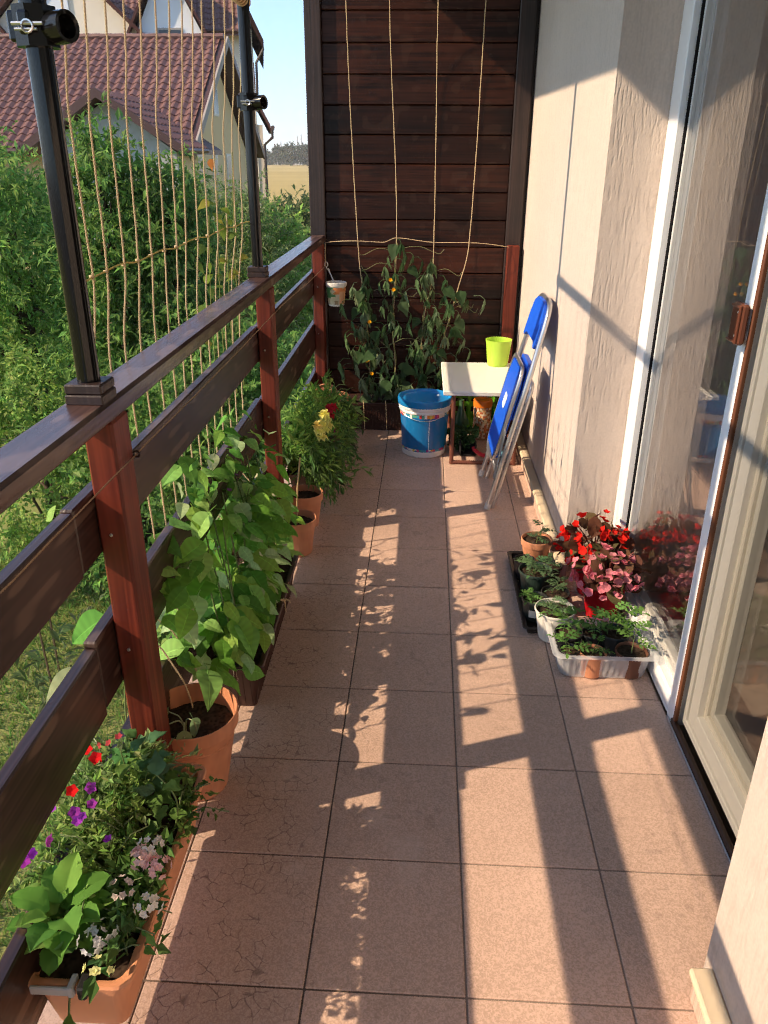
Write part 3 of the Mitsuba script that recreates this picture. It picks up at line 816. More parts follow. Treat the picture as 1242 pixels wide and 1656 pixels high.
put('cloth', (cv, cf), 'm_matte', (.22, .46, .56), smooth=True, parent=t)
t = thing('spray_bottle', 'white plastic bottle behind the folded chair under the table', 'bottle')
put('bottle_body', split_smooth(lathe([(0, 0), (.036, 0), (.04, .006), (.04, .19), (.024, .25), (.018, .262), (.018, .285), (0, .286)], 28, .500, 4.55, .001), 40), 'm_v', (.70, .64, .58), smooth=True, parent=t)
t = thing('wicker_panel', 'dark red brown woven panel leaning against the wall under the table', 'panel')
wv = [box(.548, .556, 4.20 + .028 * k, 4.22 + .028 * k, .004, .30, .002) for k in range(16)]
put('slats', cat(*wv), 'm_matte', (.085, .030, .020), parent=t)
put('weave', cat(*[tube([(.552 + .008 * (-1) ** (k + j), 4.20 + .014 * j, .02 + .025 * k) for j in range(33)], .004, 5) for k in range(11)]), 'm_matte', (.16, .065, .045), parent=t)

# ------------------------------------------------------------------ folding chair
O = np.array([.352, 3.785, 0.006]); U = np.array([0, -1.0, 0]); V = unit([.236, .0, .985]); Wn = np.cross(V, U); Wn = -Wn if Wn[0] > 0 else Wn   # Wn points away from the wall
Pc = lambda u, v, w=0.0: O + u * U + v * V + w * Wn
t = thing('folding_chair', 'folded chair with bright blue pads and silver tube frame leaning on the wall', 'chair')
side = [(.222, 0), (.222, .30), (.222, .56), (.214, .68), (.196, .80), (.186, .90), (.170, .965), (.130, 1.002), (.06, 1.012)]
path = [Pc(u, v) for u, v in side] + [Pc(-u, v) for u, v in side[::-1]]
put('back_frame', tube(smoothpath(path, 90), .0125, 12), 'm_steel', smooth=True, parent=t)
leg = [(.198, -.008), (.198, .30), (.198, .58), (.190, .625), (.16, .64)]
path = [Pc(u, v, -.030) for u, v in leg] + [Pc(-u, v, -.030) for u, v in leg[::-1]]
put('rear_frame', tube(smoothpath(path, 70), .011, 12), 'm_steel', smooth=True, parent=t)
sq = [(.168, .27), (.178, .38), (.178, .58), (.168, .66), (.130, .70), (-.130, .70), (-.168, .66), (-.178, .58), (-.178, .38), (-.168, .27), (-.10, .215), (.10, .215), (.168, .27)]
put('seat_frame', tube(smoothpath([Pc(u, v, .032) for u, v in sq], 100), .0095, 10), 'm_steel', smooth=True, parent=t)


def pad(us, w0, w1, bev=.012):
    from shapely.geometry import Polygon
    pg = Polygon(us).buffer(-.02).buffer(.02)
    from shapely.geometry.polygon import orient
    lo = m3.CrossSection([np.array(orient(pg, 1.0).exterior.coords)[:-1]])
    ex = m3.Manifold.extrude(lo, w1 - w0)
    v, f = vf(ex)
    M = np.eye(4); M[:3, 0], M[:3, 1], M[:3, 2], M[:3, 3] = U, V, Wn, O + w0 * Wn
    if np.linalg.det(M[:3, :3]) < 0: f = f[:, ::-1]
    return moved((v, f), M)


PB = (.008, .085, .55)
sp = put('seat', pad([(-.160, .24), (.160, .24), (.172, .38), (.170, .58), (.125, .685), (-.125, .685), (-.170, .58), (-.172, .38)], .014, .040), 'm_v', PB, parent=t)
put('sticker', pad([(-.055, .46), (.03, .455), (.05, .525), (-.035, .535)], .0405, .0415), 'm_matte', (.72, .72, .74), parent=sp)
put('seat', pad([(-.150, .44), (.150, .44), (.160, .62), (.13, .715), (-.13, .715), (-.160, .62)], -.022, .004), 'm_v', PB, parent=t)
put('backrest', pad([(-.192, .785), (-.12, .825), (.12, .825), (.192, .785), (.185, .90), (.160, .975), (.09, 1.003), (-.09, 1.003), (-.160, .975), (-.185, .90)], .004, .022), 'm_v', PB, parent=t)
for s in (-1, 1):
    put('foot_cap', tube([Pc(s * .222, -.002), Pc(s * .222, .03)], .0150, 10), 'm_v', (.50, .49, .47), parent=t)
    put('side_link', tube([Pc(s * .214, .16, .014), Pc(s * .200, .40, .028)], .006, 8), 'm_steel', parent=t)
    for v in (.36, .55):
        put('rivet', tube([Pc(s * .236, v), Pc(s * .19, v)], .005, 8), 'm_steel', parent=t)
put('cross_bar', tube([Pc(-.198, .115, -.03), Pc(.198, .115, -.03)], .008, 10), 'm_steel', parent=t)
put('cross_bar', tube([Pc(-.222, .19), Pc(.222, .19)], .008, 10), 'm_steel', parent=t)

# ------------------------------------------------------------------ small bucket hanging on the cord
t = thing('hanging_pail', 'small white plastic food pail hanging from the railing cord by a strap', 'pail')
hx, hy, hz = -.525, 4.985, .742
put('pail_body', split_smooth(lathe([(0, 0), (.046, 0), (.049, .004), (.061, .118), (.0655, .119), (.067, .124), (.0665, .140), (.063, .142), (.061, .138), (.046, .01), (0, .01)], 40, hx, hy, hz), 40), 'm_gloss', (.70, .69, .68), smooth=True, parent=t)
ms, cs = [], []
pr_ = np.random.default_rng(12)
for ia in range(26):
    for iz in range(13):
        a, z = 190 + ia * 6.2, .012 + iz * .0078
        u, w = ia / 26, iz / 13
        g = meshkit.noise(np.array([[u * 5, w * 4, 1.3]]))[0]
        c = (.60, .54, .40)
        if u < .48 and w > .38 and g > .38: c = (.10, .27, .13)
        if u > .42 and w > .55 and g > .35: c = (.72, .26, .10)
        if u > .62 and w < .75: c = (.74, .40, .22) if g > .45 else (.70, .55, .36)
        if .45 < u < .58 and w < .2: c = (.35, .25, .15)
        ra = .0497 + .0118 * z / .118 + .0006
        q = strip(hx, hy, hz + z, hz + z + .0078, ra, ra + .0008, a, a + 6.2, 2)
        ms.append(q); cs.append(np.tile(c, (len(q[0]), 1)))
put('label', cat(*ms), 'm_v', np.vstack(cs), smooth=True, parent=t)
ringp = [(-.586 + .010 * math.cos(q), 5.0 + .003, .985 + .014 * math.sin(q)) for q in np.linspace(0, 6.28, 20)]
put('hook', cat(tube(ringp, .0032, 6), tube(smoothpath([(-.586, 5.0, .972), (-.578, 5.0, .955), (-.566, 4.998, .945), (-.572, 4.998, .962)], 14), .003, 6)), 'm_steel', parent=t)
put('strap', tube(smoothpath([(-.572, 4.998, .952), (-.553, 4.992, .915), (-.530, 4.96, .862)], 14), .0045, 6), 'm_v', (.62, .64, .68), parent=t)
put('cord', twine([(-.59, 5.0, .976), (-.591, 5.0, 1.04), (-.590, 5.015, 1.11)], .0012, seed=3, fuzz=40), 'm_twine', parent=t)

# ------------------------------------------------------------------ tray, tub and pots by the door
t = thing('seedling_tray', 'flat black plastic tray with seedling pots beside the house wall', 'tray')
sh, so = rim_box(.412, .575, 2.448, 3.045, .001, .032, .008, .008, .004, .014, .026)
put('tray_body', split_smooth(sh, 40), 'm_v', (.020, .014, .012), smooth=True, parent=t)
POTS = []


def small_pot(label, cx, cy, z, r0, r1, h, color, cat_='pot', group=None, bsdf='m_v', rimh=.012, soil=.014, name='seedling_pot'):
    t = thing(name, label, cat_, group)
    rim_pot(t, cx, cy, z, r0, r1, h, rimh, soil, bsdf, color, lip=.003)
    return t


small_pot('small terracotta pot with a seedling behind the black tray', .512, 2.985, .033, .046, .066, .098, None, bsdf='m_terracotta', rimh=.028)
small_pot('dark plastic seedling pot at the far left of the black tray', .452, 2.872, .006, .034, .046, .082, (.022, .017, .017))
t3 = small_pot('dark green plastic pot with bushy tomato seedlings in the black tray', .478, 2.745, .006, .046, .068, .105, (.022, .040, .032))
small_pot('black plastic pot against the wall side of the black tray', .548, 2.840, .006, .036, .052, .078, (.018, .018, .018))
small_pot('dark pot with a white label in the near half of the black tray', .452, 2.555, .006, .036, .050, .088, (.018, .024, .022))
put('plant_label', strip(.452, 2.555, .030, .062, .0445, .0485, 238, 292, 8), 'm_matte', (.62, .60, .55), smooth=True, parent=list(labels)[-1])
small_pot('black pot with leafy seedlings on the wall side behind the white pot', .535, 2.600, .006, .038, .055, .088, (.020, .020, .020))
small_pot('round white plastic pot with seedlings at the near end of the black tray', .506, 2.435, .004, .050, .073, .118, (.66, .63, .56), rimh=.010)

t = thing('plastic_tub', 'clear ribbed plastic food tub holding several tomato seedling pots', 'tub')
TB = (.478, .795, 2.172, 2.400)


def tub():
    def ring(grow, z, rr, corr=0.0):
        x0, x1, y0, y1 = TB
        pts = []
        for cx, cy, a0 in ((x1, y1, 0), (x0, y1, 90), (x0, y0, 180), (x1, y0, 270)):
            sx, sy = (1 if cx == x1 else -1), (1 if cy == y1 else -1)
            ox, oy = cx + sx * (grow - rr), cy + sy * (grow - rr)
            pts += [(ox + rr * math.cos(math.radians(a0 + 90 * k / 6)), oy + rr * math.sin(math.radians(a0 + 90 * k / 6))) for k in range(7)]
        pts = np.array(pts + pts[:1])
        s = np.r_[0, np.cumsum(np.linalg.norm(np.diff(pts, axis=0), axis=1))]
        q = np.linspace(0, s[-1], 361)[:-1]
        xy = np.stack([np.interp(q, s, pts[:, 0]), np.interp(q, s, pts[:, 1])], 1)
        if corr:
            ctr = np.array([(x0 + x1) / 2, (y0 + y1) / 2])
            xy = xy + unit(xy - ctr) * (corr * np.cos(np.arange(360) * 2 * np.pi / 8))[:, None]
        return np.column_stack([xy, np.full(360, z)])
    rings = [ring(-.045, .002, .03), ring(-.022, .002, .035), ring(-.017, .008, .035), ring(-.012, .045, .035, .0016), ring(-.006, .096, .035, .0012), ring(-.003, .100, .035), ring(.014, .101, .03), ring(.016, .098, .03)]
    v = np.vstack(rings)
    f = []
    for i in range(len(rings) - 1):
        for j in range(360):
            a, b, c, d = i * 360 + j, i * 360 + (j + 1) % 360, (i + 1) * 360 + (j + 1) % 360, (i + 1) * 360 + j
            f += [(a, b, c), (a, c, d)]
    v = np.vstack([v, [[(TB[0] + TB[1]) / 2, (TB[2] + TB[3]) / 2, .002]]])
    f += [((j + 1) % 360, j, len(v) - 1) for j in range(360)]
    return v, np.array(f)


put('tub_body', tub(), 'm_clear', smooth=True, parent=t)
TUBPOTS = [(.540, 2.330, .050, (.018, .018, .020), 'black seedling pot in the far left corner of the clear tub'), (.600, 2.215, .046, None, 'small terracotta seedling pot at the front middle of the clear tub'),
           (.730, 2.225, .055, (.13, .055, .035), 'brown seedling pot at the front right of the clear tub'), (.525, 2.225, .036, (.020, .020, .022), 'dark seedling pot at the front left of the clear tub'),
           (.700, 2.340, .054, (.020, .026, .030), 'dark seedling pot in the far right corner of the clear tub'), (.620, 2.330, .038, (.016, .02, .022), 'black seedling pot at the back middle of the clear tub')]
for x, y, r, c, l in TUBPOTS:
    small_pot(l, x, y, .0045, r * .72, r, .088, c, bsdf='m_terracotta' if c is None else 'm_v', rimh=.010, soil=.012)
small_pot('bright red plastic pot with the pink begonia', .712, 2.600, .001, .056, .080, .140, (.42, .006, .012), 'flower pot', bsdf='m_gloss', rimh=.02, name='flower_pot')
small_pot('bright red plastic pot with the red begonia, half hidden behind the pink begonia', .712, 2.775, .001, .056, .080, .150, (.42, .006, .012), 'flower pot', bsdf='m_gloss', rimh=.02, name='flower_pot')

# ------------------------------------------------------------------ plants on the balcony
GREENS = [(.150, .350, .060), (.205, .440, .090), (.280, .500, .140), (.105, .260, .050), (.430, .560, .300), (.255, .440, .080)]


def stem(t, pts, r=.003, c=(.13, .19, .06), name='stem', n=5, m=14):
    return put(name, tube(smoothpath(pts, m), np.linspace(r, r * .6, m), n), 'm_v', c, smooth=True, parent=t)


def leaf(t, var, pos, d, up, s, r, name='leaf'):
    return put(name, var[int(r.integers(len(var)))], None, parent=t, at=frame(pos, d, up, s))


# bean plants: large heart shaped leaves, hanging outwards
BT = [cat(blade(1.0, heart(.40), 12, f, dr2, .035, 2, k, .22, True), tube([(-.55, .02, -.10), (-.25, 0, .03), (.02, 0, 0)], .013, 4, False)) for k, (f, dr2) in enumerate(((.35, .45), (.15, .75), (.55, .30), (.25, 1.0), (-.20, .65)))]
_r = np.random.default_rng(2)
BVAR = [shape(b, 'm_leaf', veined(b, jit(c, _r, .13), 7, 12), True) for b in BT for c in GREENS]
r = np.random.default_rng(21)
bean_lab = ['nearest bean plant of the dark brown railing planter, hanging over its front end', 'second bean plant from the front in the dark brown railing planter', 'third bean plant from the front in the dark brown railing planter', 'farthest bean plant at the back end of the dark brown railing planter']
for i, yc in enumerate((2.02, 2.22, 2.44, 2.64)):
    t = thing('bean_plant', bean_lab[i], 'bean plant', 'bean plants in the railing planter')
    for k in range(5):
        a = r.uniform(-1, 1, 2)
        stem(t, [(-.55 + .05 * a[0], yc + .05 * a[1], .14), (-.57 + .05 * a[0], yc + .08 * a[1], .34), (-.60 + .06 * a[1], yc + .13 * a[0] + .05, .42 + .18 * r.random())], .0035)
    n = 86
    for k in range(n):
        q = r.random()
        y = yc + r.normal(0, .13) + (.05 if i == 3 else 0)
        x = -.56 + r.normal(0, .075)
        hmax = .45 if y < 2.2 else .56
        z = .20 + (hmax - .20) * (q ** .8) * math.exp(-((x + .58) / .20) ** 2)
        out = np.array([(x + .58) * 9 + r.normal(0, .5) + .25, (y - yc) * 2.6 + r.normal(0, .7) - .15, -.30 - .5 * r.random() + (.35 if z > .5 else 0)])
        upv = np.array([.35 + r.normal(0, .35), -.25 + r.normal(0, .35), 1.0])
        s = r.uniform(.034, .098)
        x2 = x if x + out[0] / np.linalg.norm(out) * s < -.43 else x - .07
        leaf(t, BVAR, (x2, y, z), out, upv, s, r)
    if i == 0:
        for k in range(24):
            leaf(t, BVAR, (-.635 + r.normal(0, .03), r.uniform(1.74, 2.0), r.uniform(.30, .60)), (r.normal(.2, .6), r.normal(-.3, .6), -.3), (.35, -.35, 1), r.uniform(.045, .095), r)
        for pos, d, s in (((-.60, 1.94, .33), (-.1, -.8, -.35), .095), ((-.58, 1.93, .20), (.0, -.5, -.75), .085), ((-.62, 1.95, .34), (-.1, -.7, .1), .11), ((-.60, 1.97, .47), (-.2, -.7, -.2), .11), ((-.64, 1.90, .52), (-.3, -.6, -.2), .085)):
            leaf(t, BVAR, pos, d, (.2, -.3, 1), s, r)
    # a few leaves that have climbed up the strings, above the lower boards
    for k in range(7):
        y = yc + r.normal(0, .14) + (-.10 if i == 0 else .05)
        leaf(t, BVAR, (-.66 + r.normal(0, .035), y, r.uniform(.48, .68)), (r.normal(.3, .5), r.normal(0, .7), -.3), (.2, -.2, 1), r.uniform(.05, .09), r)
    for k in range(9):
        leaf(t, BVAR, (-.655 + r.normal(0, .022), yc + r.uniform(-.16, .14), r.uniform(.60, .80)), (r.normal(.3, .5), r.normal(0, .7), -.35), (.3, -.2, 1), r.uniform(.040, .078), r)
    for k in range(3):
        put('flower', moved(flower5(.012, .5, 4, .6, k), frame((-.57 + r.normal(0, .05), yc + r.normal(0, .1), .50 + r.normal(0, .06)), unit(r.normal(size=3)))), 'm_petal', (.62, .60, .40) if k else (.35, .12, .40), smooth=True, parent=t)

# climbing beans on the strings near the far black pole
YV = variants([blade(1.0, heart(.42), 6, .25, .5, .03, 1, 3, .2)], [(.21, .27, .05), (.30, .31, .06), (.15, .23, .05)], seed=4)
t = thing('climbing_vine', 'yellowish climbing vine with small round leaves on the strings by the far black pole', 'climbing plant')
for j, y0 in enumerate((2.70, 2.83, 2.97, 3.10)):
    stem(t, [(-.70, y0 - .05, .75), (-.712, y0 - .01, 1.10), (-.70, y0 + .02, 1.42 + .06 * j)], .0022, (.22, .24, .06))
for k in range(34):
    leaf(t, YV, (-.72 + r.normal(0, .03), r.uniform(2.62, 3.18), r.uniform(.80, 1.50) if k % 3 else r.uniform(1.15, 1.4)), unit(r.normal(size=3) + [0, 0, -.4]), (.5, -.5, .8), r.uniform(.028, .048), r)
put('withered_leaf', shape(blade(1.0, heart(.4), 6, .3, .4, .05, 1, 9, .2), 'm_leaf', (.50, .20, .06), True), None, parent=t, at=frame((-.72, 2.86, 1.57), (.2, .3, -.8), (.5, -.6, .3), .036))

# climbing vines on the wooden screen: drooping leaves of five hanging lobes


def droop(seed):
    q = np.random.default_rng(seed)
    ms = []
    for k in range(5):
        a = (k - 2) * .55 + q.normal(0, .1)
        l = (1.0, .9, .62)[abs(k - 2)] * q.uniform(.85, 1.1)
        b = blade(l, lance(.085), 6, .8, .12, .03, 1, seed * 7 + k)
        ms.append(moved(b, frame((0, 0, 0), (.62 * math.sin(a), .35 * math.cos(a) * q.uniform(.3, 1), -1.0), (math.sin(a) * .8, -.9, .3))))
    ms.append(tube([(0, 0, 0), (.0, .25, .20), (0, .62, .16)], .018, 4, False))
    return cat(*ms)


VV = variants([droop(k) for k in range(5)], [(.105, .185, .075), (.140, .235, .100), (.078, .140, .060), (.240, .330, .180)], seed=6)
VF = variants([blade(1.0, heart(.46), 7, .35, .7, .05, 2, 5, .2)], [(.080, .150, .060), (.12, .20, .085)], seed=8)
vlab = ('leftmost', 'second from left', 'third from left', 'rightmost')
vtop = (.93, 1.13, 1.00, .82)
for i, p in enumerate(scr):
    t = thing('vine', f'{vlab[i]} vine with wilting dark green leaves climbing a string before the wooden screen', 'climbing plant', 'vines before the wooden screen')
    p = np.array(p)
    pc = smoothpath(p, 200); pc = pc[(pc[:, 2] < vtop[i])]
    ph = np.linspace(0, 26, len(pc))
    pts = pc + .007 * np.stack([np.cos(ph), np.sin(ph), 0 * ph], 1)
    put('stem', tube(pts[::2], .0036, 5), 'm_v', (.20, .20, .065), smooth=True, parent=t)
    n = (58, 64, 62, 46)[i]
    for k in range(n):
        zf = .22 + (vtop[i] - .22) * ((k + r.random()) / n) ** 1.35
        c = pc[np.argmin(abs(pc[:, 2] - zf))]
        spread = .055 + .065 * (1 - (zf - .2) / 1.0)
        off = np.array([r.normal(0, spread), -abs(r.normal(0, .05)) - .015, r.normal(0, .02)])
        pos = c + off
        if k % 9 == 0:
            leaf(t, VF, pos, (off[0] * 10, -.5, -.7), (.1, -.6, .7), r.uniform(.065, .095), r)
        else:
            a = math.atan2(off[0], -off[1])
            M = np.eye(4); ca, sa = math.cos(a), math.sin(a); s = r.uniform(.075, .118)
            M[:3, :3] = np.array([[ca, -sa, 0], [sa, ca, 0], [0, 0, 1]]) * s; M[:3, 3] = pos
            put('leaf', VV[int(r.integers(len(VV)))], None, parent=t, at=M)
    k = put('tendrils', cat(*[tube(smoothpath([c0, c0 + [dx * .5, -.03, .03], c0 + [dx, -.04, -.01], c0 + [dx * 1.1, -.04, .015]], 12), .0012, 4) for c0, dx in ((pc[int(r.integers(len(pc)))], r.normal(0, .12)) for _ in range(7))]), 'm_v', (.25, .27, .12), smooth=True, parent=t); labels[k] = {'label': 'thin curling tendrils', 'kind': 'stuff'}
    for q in [(-.326, 4.84, .432), (-.310, 4.86, .663), (-.348, 4.86, .766), (-.295, 4.84, .346)] if i == 0 else [(-.183, 4.86, .914), (-.164, 4.86, .857)] if i == 1 else []:
        put('flower', moved(flower5(.026 if q[2] == .432 else .016, .6, 5, .55, 1), frame(q, (1, 0, 0), (.1, -.9, .5))), 'm_petal', (.85, .42, .02), smooth=True, parent=t)

# leafy sprig under the table
(fv, ff), fc = foliage_mesh((np.array([[.262 + r.normal(0, .03), 4.42 + r.normal(0, .03), .02] for _ in range(26)]), np.array([[r.normal(0, .3), r.normal(0, .3), 1] for _ in range(26)]), np.full(26, .17)), 8, .035, .011, 3, [(.05, .12, .04), (.08, .16, .06)])
k = put('foliage', (fv, ff), 'm_leaf', fc, parent=SPRIG); labels[k] = {'label': 'dense small leaves of the sprig', 'kind': 'stuff'}

# snapdragons
t = thing('snapdragon_plant', 'bushy snapdragons with yellow, red and purple flowers hanging over their planter', 'flowering plant')
n = 520
ys = r.uniform(3.46, 4.42, n)
xs = -.565 + r.normal(0, .055, n)
base = np.stack([xs, ys, .16 + .20 * r.random(n) * np.exp(-((xs + .57) / .1) ** 2)], 1)
dv = np.stack([(xs + .56) * 6 + r.normal(0, .35, n), r.normal(-.15, .45, n), np.abs(r.normal(.75, .35, n))], 1)
(fv, ff), fc = foliage_mesh((base, dv, r.uniform(.07, .17, n)), 13, .042, .0062, 4, [(.18, .33, .07), (.24, .41, .09), (.31, .46, .11), (.15, .28, .075)], .05, .75, .3)
k = put('foliage', (fv, ff), 'm_leaf', fc, parent=t); labels[k] = {'label': 'dense narrow upright leaves', 'kind': 'stuff'}
n = 260
ys = r.uniform(3.45, 4.45, n)
base = np.stack([-.495 + r.normal(0, .022, n), ys, .22 + .14 * r.random(n)], 1)
dv = np.stack([.45 + r.normal(0, .25, n), r.normal(-.1, .35, n), -.55 + r.normal(0, .3, n)], 1)
(fv, ff), fc = foliage_mesh((base, dv, r.uniform(.09, .19, n)), 13, .046, .0062, 5, [(.13, .235, .075), (.17, .29, .09), (.105, .20, .075)], .35, .65, .45)
k = put('hanging_foliage', (fv, ff), 'm_leaf', fc, parent=t); labels[k] = {'label': 'dark narrow leaves hanging over the planter edge', 'kind': 'stuff'}


def snapflower(seed):
    q = np.random.default_rng(seed)
    ms = [moved(blade(1.0, heart(.55), 5, .7, -.6 * s, .1, 2, seed + k), frame((0, 0, 0), (math.cos(a), math.sin(a), e), (0, 0, 1))) for k, (a, e, s) in enumerate(((-.5, .55, 1), (.5, .55, 1), (0, -.35, -1), (-.8, -.2, -1), (.8, -.2, -1)))]
    return cat(*ms)


SF = [snapflower(k) for k in range(3)]
for col, spots in (((.92, .84, .30), [(-.455, 3.551, .475), (-.460, 3.45, .430), (-.450, 3.64, .432), (-.465, 3.42, .465), (-.440, 3.66, .392), (-.45, 3.53, .435), (-.445, 3.58, .395), (-.452, 3.49, .390), (-.448, 3.62, .46)]), ((.50, .03, .05), [(-.455, 3.80, .430), (-.450, 3.85, .415), (-.445, 3.82, .392), (-.44, 3.90, .41)]), ((.34, .05, .16), [(-.440, 3.76, .330), (-.436, 3.80, .300), (-.432, 3.84, .268), (-.434, 3.74, .30), (-.428, 3.88, .262)])):
    for q in spots:
        put('flower', moved(SF[int(r.integers(3))], frame(q, (.5 + r.normal(0, .3), -.8 + r.normal(0, .3), .1), (0, 0, 1), r.uniform(.031, .041))), 'm_petal', jit(col, r, .1), smooth=True, parent=t)
k = put('bamboo_stick', tube([(-.515, 3.06, .09), (-.505, 3.065, .30), (-.490, 3.075, .435)], .0038, 6), 'm_matte', (.50, .36, .19))
lab(k, 'thin bamboo stick standing in the nearer small terracotta pot by the bean leaves', 'stick')

# tomato seedlings in the small pots
PT = [pinnate(1.0, 3, k) for k in range(5)]
PV = variants(PT, [(.150, .310, .070), (.200, .370, .095), (.120, .250, .065)], seed=12)
PVD = variants(PT, [(.120, .200, .095), (.160, .250, .125)], seed=13)


def seedling(label, x, y, z, n, h, s, var=PV, stems=1):
    t = thing('tomato_seedling', label, 'seedling')
    for j in range(stems):
        ox, oy = (r.normal(0, .016, 2) if stems > 1 else (0, 0))
        lean = r.normal(0, .012, 2)
        h_ = h * .72 * r.uniform(.8, 1.05)
        s_ = s * .86
        tip = np.array([x + ox + lean[0], y + oy + lean[1], z + h_])
        stem(t, [(x + ox, y + oy, z), (x + ox + lean[0] * .3, y + oy + lean[1] * .3, z + h * .5), tip], .0020, (.15, .20, .07))
        for k in range(n):
            f = .35 + .65 * k / max(1, n - 1)
            a = 2.4 * k + j * 1.3 + r.normal(0, .3)
            pos = np.array([x + ox + lean[0] * f, y + oy + lean[1] * f, z + (tip[2] - z) * f])
            leaf(t, var, pos, (math.cos(a), math.sin(a), .45 - .4 * (1 - f)), (0, 0, 1), s_ * r.uniform(.8, 1.15) * (1 - .25 * (k == n - 1)), r)
    return t


seedling('thin wilted grey green seedling in the terracotta pot behind the black tray', .512, 2.985, .115, 5, .075, .060, PVD, 2)
seedling('tiny seedling in the pot at the far left of the black tray', .452, 2.872, .070, 4, .04, .042, PVD)
seedling('bushy grey green tomato seedlings in the dark green pot of the black tray', .478, 2.745, .095, 5, .085, .072, PVD, 3)
seedling('small seedling in the wall side pot of the black tray', .548, 2.840, .066, 4, .05, .045, PVD)
seedling('small leafy seedling in the labelled dark pot of the black tray', .452, 2.555, .076, 5, .045, .050, PV, 2)
seedling('small seedlings in the black pot between the white pot and the red pot', .535, 2.600, .080, 5, .05, .046, PVD, 2)
seedling('spreading seedlings in the round white pot', .506, 2.435, .108, 5, .045, .052, PVD, 3)
seedling('tall fresh green tomato seedling in the far left corner of the clear tub', .540, 2.330, .080, 6, .115, .082)
seedling('low fresh green tomato seedling at the front left of the clear tub', .525, 2.225, .080, 5, .070, .075)
seedling('green tomato seedling at the front middle of the clear tub', .600, 2.215, .080, 4, .06, .062)
seedling('green tomato seedling at the back middle of the clear tub', .620, 2.330, .080, 6, .12, .080)
seedling('tallest tomato seedlings, in the far right corner of the clear tub', .700, 2.340, .080, 6, .165, .090, PV, 2)
seedling('tomato seedling with thin stem at the front right of the clear tub', .730, 2.225, .080, 5, .13, .078)
t = thing('wilted_seedling', 'limp pale green seedling bending over in the large terracotta pot', 'seedling')
for k, (dx, dy) in enumerate(((-.03, -.03), (.012, -.045), (-.04, .015), (.02, -.01))):
    x0, y0 = -.585, 1.605
    stem(t, [(x0, y0, .195), (x0 + dx * .5, y0 + dy * .5, .260), (x0 + dx * 1.2, y0 + dy * 1.2, .262), (x0 + dx * 1.7, y0 + dy * 1.7, .232)], .0022, (.36, .38, .20))
    leaf(t, variants([BT[1]], [(.26, .33, .17), (.33, .38, .22)], seed=k), (x0 + dx * 1.4, y0 + dy * 1.4, .258), (dx * 10, dy * 10, -.9), (-dx, -dy, .6), .050, r)

# begonias
BGT = [cat(blade(1.0, roundl(.46), 7, .30, .5, .05, 2, k, .2), tube([(-.5, 0, -.2), (0, 0, 0)], .025, 4, False)) for k in range(4)]


def begonia(label, cx, cy, z0, leafcols, flcol, nl, nf, R, H, seed):
    q = np.random.default_rng(seed)
    t = thing('begonia', label, 'flowering plant')
    var = variants(BGT, leafcols, seed=seed)
    fvar = [shape(flower5(1.0, .45, n, .62, s), 'm_petal', jit(flcol, q, .14), True) for n, s in ((4, 0), (5, 1), (4, 2), (5, 3))]
    for k in range(7):
        a = k * .9
        stem(t, [(cx, cy, z0), (cx + .03 * math.cos(a), cy + .03 * math.sin(a), z0 + .08), (cx + R * .7 * math.cos(a), cy + R * .7 * math.sin(a), z0 + .14)], .0035, (.20, .05, .035))
    for k in range(nl):
        u = unit(q.normal(size=3)); u[2] = abs(u[2]) * .9 + .05
        p = np.array([cx, cy, z0 + .02]) + u * [R, R, H] * q.uniform(.55, .95)
        leaf(t, var, p, u + q.normal(0, .45, 3) + [0, 0, -.1], u + [0, 0, .6] + q.normal(0, .3, 3), q.uniform(.042, .068), q)
    for k in range(nf):
        u = unit(q.normal(size=3) + [-.25, -.45, .1]); u[2] = abs(u[2]) * .95
        p = np.array([cx, cy, z0 + .02]) + u * [R, R, H] * q.uniform(.98, 1.14)
        for j in range(3):
            pj = p + q.normal(0, .011, 3)
            put('flower', fvar[int(q.integers(4))], None, parent=t, at=frame(pj, unit(np.cross(u + q.normal(0, .5, 3), [.3, .2, .9])), u + q.normal(0, .45, 3), q.uniform(.015, .023)))
    return t


begonia('begonia with bronze leaves and bright red flowers in the rear red pot', .700, 2.775, .145, [(.15, .075, .045), (.10, .04, .03), (.17, .12, .055), (.20, .08, .05)], (.80, .030, .022), 72, 21, .125, .150, 31)
begonia('begonia with bronze leaves and pale pink flowers in the front red pot', .718, 2.585, .135, [(.18, .095, .055), (.12, .05, .035), (.17, .14, .06), (.24, .11, .07)], (.88, .30, .34), 54, 22, .115, .125, 32)

# mixed flowers in the orange box
OBZ = .233


def bush(name, label, cat_, pts, d0, ln, K, L, W, cols, seed, droop=.1, spread=.8, tip=None, part='foliage', plab='many small leaves'):
    q = np.random.default_rng(seed)
    t = thing(name, label, cat_)
    pts = np.asarray(pts, float)
    d = np.asarray(d0) + q.normal(0, .45, (len(pts), 3))
    d[:, 2] = abs(d[:, 2])
    (v, f), c = foliage_mesh((pts, d, q.uniform(ln * .6, ln * 1.2, len(pts))), K, L, W, seed, cols, droop, spread, .35, tip)
    k = put(part, (v, f), 'm_leaf', c, parent=t); labels[k] = {'label': plab, 'kind': 'stuff'}
    st = cat(*[tube([p, p + unit(dd) * ln * .5, p + unit(dd) * ln * .95 - [0, 0, ln * .3]], .0016, 4, False) for p, dd in zip(pts[::3], d[::3])])
    k = put('stems', st, 'm_v', (.12, .16, .06), parent=t); labels[k] = {'label': 'thin green stems', 'kind': 'stuff'}
    return t


def spots(n, x0, x1, y0, y1, z0=OBZ, dz=.05, seed=0):
    q = np.random.default_rng(seed)
    return np.stack([q.uniform(x0, x1, n), q.uniform(y0, y1, n), z0 + dz * q.random(n)], 1)


